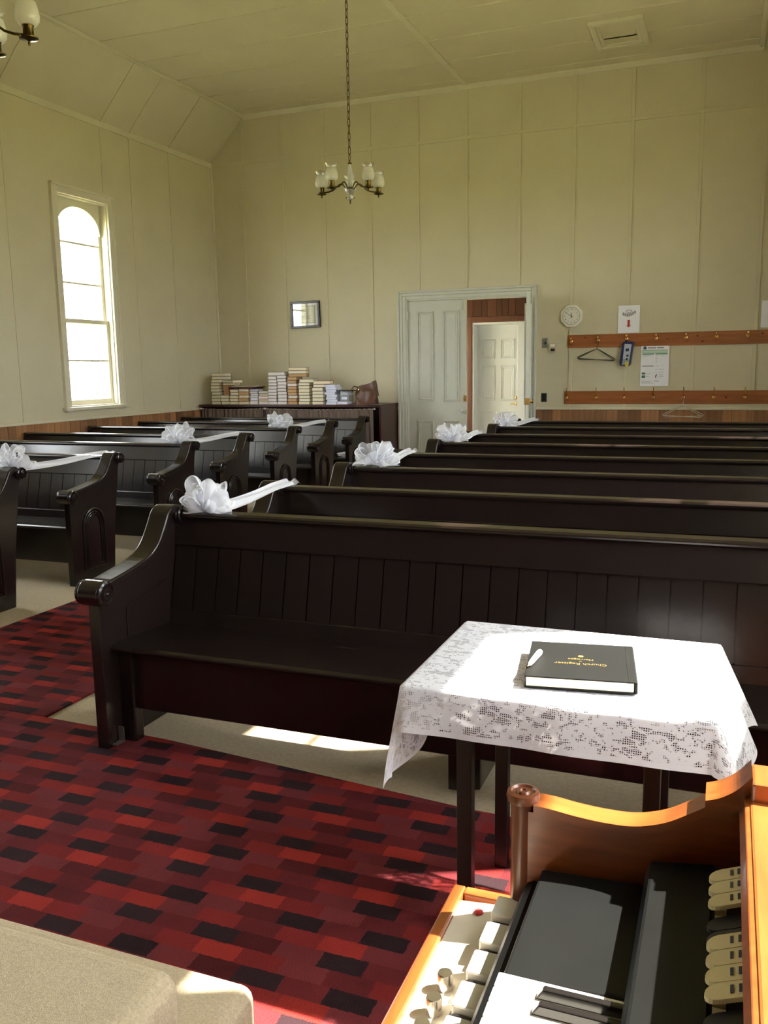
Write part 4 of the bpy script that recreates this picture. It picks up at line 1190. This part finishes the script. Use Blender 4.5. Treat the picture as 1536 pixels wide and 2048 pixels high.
ce.rotation_euler = (0, radians(-1.0), 0)
# clock
ck = wall_thing('wall_clock', 'ivory octagonal wall clock with black numerals reading ten to twelve', 'clock', -1.821, 2.093)
R8 = .148
oc = [(R8 * cos(pi / 8 + k * pi / 4), R8 * sin(pi / 8 + k * pi / 4)) for k in range(8)]
MB().prism(oc[::-1], 'y', -.04, 0).build('case', 'clock', ck, bevel=.010)
MB().lathe([(.112, -.044), (.108, -.047), (.104, -.043), (0, -.042)], (0, 0, 0), 'y', 40).build('dial', 'dial', ck)
MB().tube([(.106 * cos(t), -.046, .106 * sin(t)) for t in [2 * pi * k / 40 for k in range(40)]], .0018, 6, closed=True).build('bezel', 'dink', ck)
for k in range(1, 13):
    a = pi / 2 - k * pi / 6
    text(str(k), .030, 'dink', ck, (.082 * cos(a), -.0435, .082 * sin(a)), (pi / 2, 0, 0), 'numeral')
def hand(ang, ln, w, nm):
    a = radians(ang); d = (sin(a), cos(a)); n_ = (cos(a), -sin(a))
    pts = [(-d[0] * .02 - n_[0] * w, -d[1] * .02 - n_[1] * w), (-d[0] * .02 + n_[0] * w, -d[1] * .02 + n_[1] * w), (d[0] * ln + n_[0] * w * .5, d[1] * ln + n_[1] * w * .5), (d[0] * ln - n_[0] * w * .5, d[1] * ln - n_[1] * w * .5)]
    MB().prism(pts, 'y', -.050, -.048).build(nm, 'dink', ck)
hand(355, .045, .004, 'hour_hand'); hand(300, .075, .003, 'minute_hand'); hand(196, .03, .0012, 'second_hand')
# coat rails
def coat_rail(x0, z0, z1, hooks, upper, label):
    X0, Z0 = BW(x0, z0); _, Z1 = BW(x0, z1)
    r = thing('coat_rail', label, 'coat rail', (X0, DW, Z0), 0, 'pine coat rails')
    MB().box(0, XR - X0 - .005, -.022, 0, 0, Z1 - Z0).build('board', 'pine', r, bevel=.003)
    rk = random.Random(5 if upper else 6)
    for k in range(6 if upper else 2):
        q = rk.uniform(.15, 2.4)
        MB().lathe([(0, -.0228), (rk.uniform(.006, .013), -.0226), (0, -.0219)], (q, 0, rk.uniform(.03, Z1 - Z0 - .03)), 'y', 12).build('knot', 'knot', r)
    hk = MB()
    if upper:
        hk.lathe([(.016, -.022), (.016, -.027), (.010, -.030), (0, -.030)], (0, 0, 0), 'y', 12)
        hk.tube([(0, -.028, -.008), (0, -.05, -.022), (0, -.062, -.012), (0, -.062, .0)], [.006, .006, .006, .009], 8)
        hk.tube([(0, -.028, .006), (0, -.055, .018), (0, -.062, .034)], [.006, .006, .010], 8)
    else:
        hk.lathe([(.014, -.022), (.014, -.026), (.008, -.029), (0, -.029)], (0, 0, -.02), 'y', 12)
        hk.tube([(0, -.028, -.02), (0, -.05, -.035), (0, -.06, -.02)], [.005, .005, .007], 8)
        hk.tube([(0, -.028, -.012), (0, -.048, .03), (0, -.055, .062), (0, -.058, .072)], [.005, .004, .004, .007], 8)
    hk.v = [(x * 1.35, -.022 + (y + .022) * 1.2, z * 1.35) for x, y, z in hk.v]
    hm = hk.mesh('hook', MT['brass'], True)
    for x, z in hooks:
        X, Z = BW(x, z); place(hm, 'hook', r, (X - X0, 0, Z - Z0))
    return r
coat_rail(-1.862, 1.712, 1.866, [(-1.817, 1.788), (-1.497, 1.793), (-1.162, 1.804), (-.825, 1.802), (-.49, 1.802), (-.156, 1.803), (.179, 1.806)], True, 'knotty varnished pine coat rail below the clock with double brass hooks')
coat_rail(-1.892, 1.031, 1.186, [(-1.861, 1.135), (-1.505, 1.135), (-1.172, 1.135), (-.834, 1.135), (-.493, 1.135), (-.157, 1.135), (.179, 1.135)], False, 'plain varnished pine coat rail just above the wainscot with long brass hooks')
def hanger(name, label, m, hook, w, drop, ry, dz, group, y=-.07):
    X, Z = BW(*hook)
    r = thing(name, label, 'hanger', (X, DW + y, Z + dz), 0, group)
    MB().tube([(-.018, 0, -.012), (-.020, 0, .004), (-.008, 0, .016), (.008, 0, .012), (.014, 0, -.004), (.004, 0, -.03), (0, 0, -.06), (0, 0, -.085)], .0028, 6).build('hook', m, r, smooth=True)
    MB().tube([(0, 0, -.085), (-.03, 0, -.092), (-w, 0, -.085 - drop), (-w + .004, 0, -.098 - drop), (w - .004, 0, -.098 - drop), (w, 0, -.085 - drop), (.03, 0, -.092), (0, 0, -.085)], 0.0046, 6).build('frame', m, r, smooth=True)
    r.rotation_euler = (0, radians(ry), 0)
    return r
for i, (ry, w) in enumerate(((4, .235), (6, .225), (2, .228))):
    hanger('wire_hanger', 'dark wire coat hanger on the hook beside the clock', 'wire', (-1.497, 1.770), w, .115, ry, -.0, 'dark wire hangers', -.058 - .012 * i)
for i, (ry, w) in enumerate(((-2, .23), (3, .225))):
    hanger('wire_hanger', 'white coated wire hanger hanging from the lower coat rail', 'wwire', (-.493, 1.095), w, .12, ry, .0, 'white hangers', -.056 - .014 * i)
# papers
def paper(x0, z0, x1, z1, label, cat='paper', name='notice'):
    X0, Z0 = BW(x0, z0); X1, Z1 = BW(x1, z1)
    r = thing(name, label, cat, ((X0 + X1) / 2, DW, (Z0 + Z1) / 2))
    w, h = (X1 - X0) / 2, (Z1 - Z0) / 2
    MB().box(-w, w, -.0185, -.0145, -h, h).build('sheet', 'paper', r)
    return r, w, h
ar, w, h = paper(-1.270, 1.872, -1.020, 2.194, 'white notice with a red down arrow above the coat rail', name='arrow_notice')
y0, y1 = -.0195, -.0185
MB().box(-.015, .013, y0, y1, -.075, -.01).prism([(-.028, -.075), (.026, -.075), (-.001, -.100)], 'y', y0, y1).build('red_arrow', 'redink', ar)
fan = MB()
for k in range(7):
    a = -2.75 + k * .42; fan.box(-.075 + k * .023, -.06 + k * .023, y0, y1, .045 - .014 * sin(pi * k / 6) * 1.6 + .003 * k, .082 - .02 * sin(pi * k / 6) + .003 * k)
fan.build('grey_drawing', 'ink', ar)
MB().tube([(-.002 + .034 * cos(t), y0, .095 + .014 * sin(t)) for t in [2 * pi * k / 20 for k in range(20)]], .003, 5, closed=True).build('drawn_ring', 'ink', ar)
ps, w, h = paper(-.995, 1.242, -.671, 1.724, 'white notice sheet with green headings pinned below the upper coat rail', name='information_poster')
def bar(x0, x1, z0, z1, m, nm='printed_line'):
    MB().box(x0, x1, y0, y1, z0, z1).build(nm, m, ps)
MB().lathe([(.020, y0), (.014, y0 - .0003), (0, y0 - .0003)], (-.120, 0, .215), 'y', 18).build('round_emblem', 'navyink', ps)
for k, (a, b) in enumerate(((-.085, .01), (.022, .105))): bar(a, b, .209, .222, 'ink', 'heading')
bar(-.150, .145, .152, .190, 'green', 'heading_box'); MB().box(-.146, .141, y0 - .0005, y0, .156, .186).build('heading_box', 'pgreen', ps)
bar(-.150, -.010, .135, .147, 'green', 'heading'); bar(.005, .148, .135, .147, 'green', 'heading')
bar(-.150, -.010, -.010, .000, 'ink', 'heading')
for zz, a, b in ((.122, -.14, -.04), (.108, -.14, -.09), (.118, .01, .035), (.118, .08, .10), (.09, .01, .035), (.066, .01, .03), (.042, .01, .035), (-.004, .01, .05), (-.004, .085, .10), (-.045, .01, .03), (-.045, .05, .11), (-.08, .05, .115), (-.085, .015, .028), (-.112, .05, .105), (-.134, .05, .11), (-.095, -.10, -.04), (-.13, -.10, -.06), (-.19, -.15, -.03), (-.20, -.15, -.05), (-.215, -.15, .0), (-.185, .0, .06), (-.195, .0, .05)):
    bar(a, b, zz - .0022, zz + .0022, 'lightink')
bar(-.150, -.108, -.108, -.083, 'green', 'green_square'); bar(-.150, -.108, -.150, -.118, 'green', 'green_square')
bar(.012, .022, -.15, -.118, 'dink', 'pictogram'); bar(.022, .030, -.125, -.105, 'dink', 'pictogram')
MB().lathe([(.005, y0 - .003), (0, y0 - .004)], (0, 0, h - .006), 'y', 10).build('pin', 'bdark', ps)
pp, w, h = paper(.304, 1.89, .60, 2.187, 'blank white paper sheet on the back wall at the end of the coat rail', name='paper_sheet')
# blue pouch
X, Z = BW(-1.165, 1.785)
po = thing('blue_pouch', 'blue zipped pouch with silver and yellow label hanging from a brass hook', 'pouch', (X - .0, DW - .062, Z))
pts = [(-.060, -.31), (-.072, -.27), (-.040, -.035), (-.025, -.015), (.085, -.015), (.095, -.05), (.065, -.29), (.045, -.315)]
MB().prism(pts[::-1], 'y', -.045, .035).build('body', 'blue', po, bevel=.014, seg=3)
MB().prism([(-.012, -.045), (.072, -.050), (.050, -.235), (-.028, -.225)][::-1], 'y', -.048, -.044).build('label', 'silver', po)
MB().prism([(-.028, -.225), (.050, -.235), (.045, -.300), (-.040, -.300)][::-1], 'y', -.0475, -.044).build('label', 'bgrey', po)
MB().prism([(.0, -.262), (.045, -.262), (.038, -.325), (.012, -.325), (.0, -.30)][::-1], 'y', -.050, -.044).build('yellow_label', 'yellow', po)
MB().prism([(.005, -.10), (.045, -.10), (.040, -.135), (.0, -.135)][::-1], 'y', -.0487, -.047).build('printed_logo', 'blue', po)
MB().box(.012, .040, -.0487, -.047, -.20, -.175).box(.008, .032, -.0487, -.047, -.24, -.215).build('printed_square', 'dink', po)
MB().tube([(-.01, 0, -.02), (-.004, 0, .006), (.02, 0, .006), (.03, 0, -.02)], .004, 6).build('loop', 'black', po, smooth=True)
# switches
def plate(name, label, x, z, w, h, t, m):
    X, Z = BW(x, z); r = thing(name, label, 'switch', (X, DW, Z))
    MB().box(-w, w, -t, 0, -h, h).build('plate', m, r, bevel=.002)
    return r
q = plate('dimmer_switch', 'brushed steel dimmer switch plate beside the door frame', -2.143, 1.778, .036, .062, .008, 'steel')
MB().lathe([(.017, -.008), (.017, -.02), (.014, -.026), (0, -.026)], (0, 0, 0), 'y', 18).build('dial', 'black', q)
MB().lathe([(.007, -.026), (.006, -.032), (0, -.032)], (-.004, 0, .002), 'y', 10).build('dial_cap', 'white', q)
for z in (-.046, .046): MB().lathe([(.004, -.008), (0, -.0095)], (0, 0, z), 'y', 8).build('screw', 'steel', q)
q = plate('thermostat', 'beige thermostat with dark display next to the dimmer switch', -2.043, 1.720, .048, .058, .035, 'bbeige'); q['category'] = 'thermostat'
MB().box(-.027, .027, -.0365, -.035, -.045, -.012).build('display', 'black', q)
MB().box(-.03, .03, -.0365, -.035, .01, .045).build('panel', 'clock', q, bevel=.001)
q = plate('power_socket', 'black power socket on the back wall above the wainscot', -2.147, 1.11, .035, .055, .010, 'black'); q['category'] = 'socket'
for z in (-.022, .022): MB().lathe([(.015, -.010), (.013, -.0115), (0, -.0115)], (0, 0, z), 'y', 14).build('outlet', 'blackm', q)

# ------------------------------------------------------------------ outside
ground = struct(MB().box(-45, 45, -40, 55, -.62, -.60).build('ground_outside', 'grass'))
tr = tag(MB().tube([(-22, 26.9, -.6), (-22.02, 26.95, 1.0), (-22.05, 26.9, 2.2), (-22.05, 26.85, 3.4)], [.20, .17, .16, .10], 10).build('tree_trunk', 'ext', smooth=True), 'grey tree trunk outside beyond the arched window', 'tree')
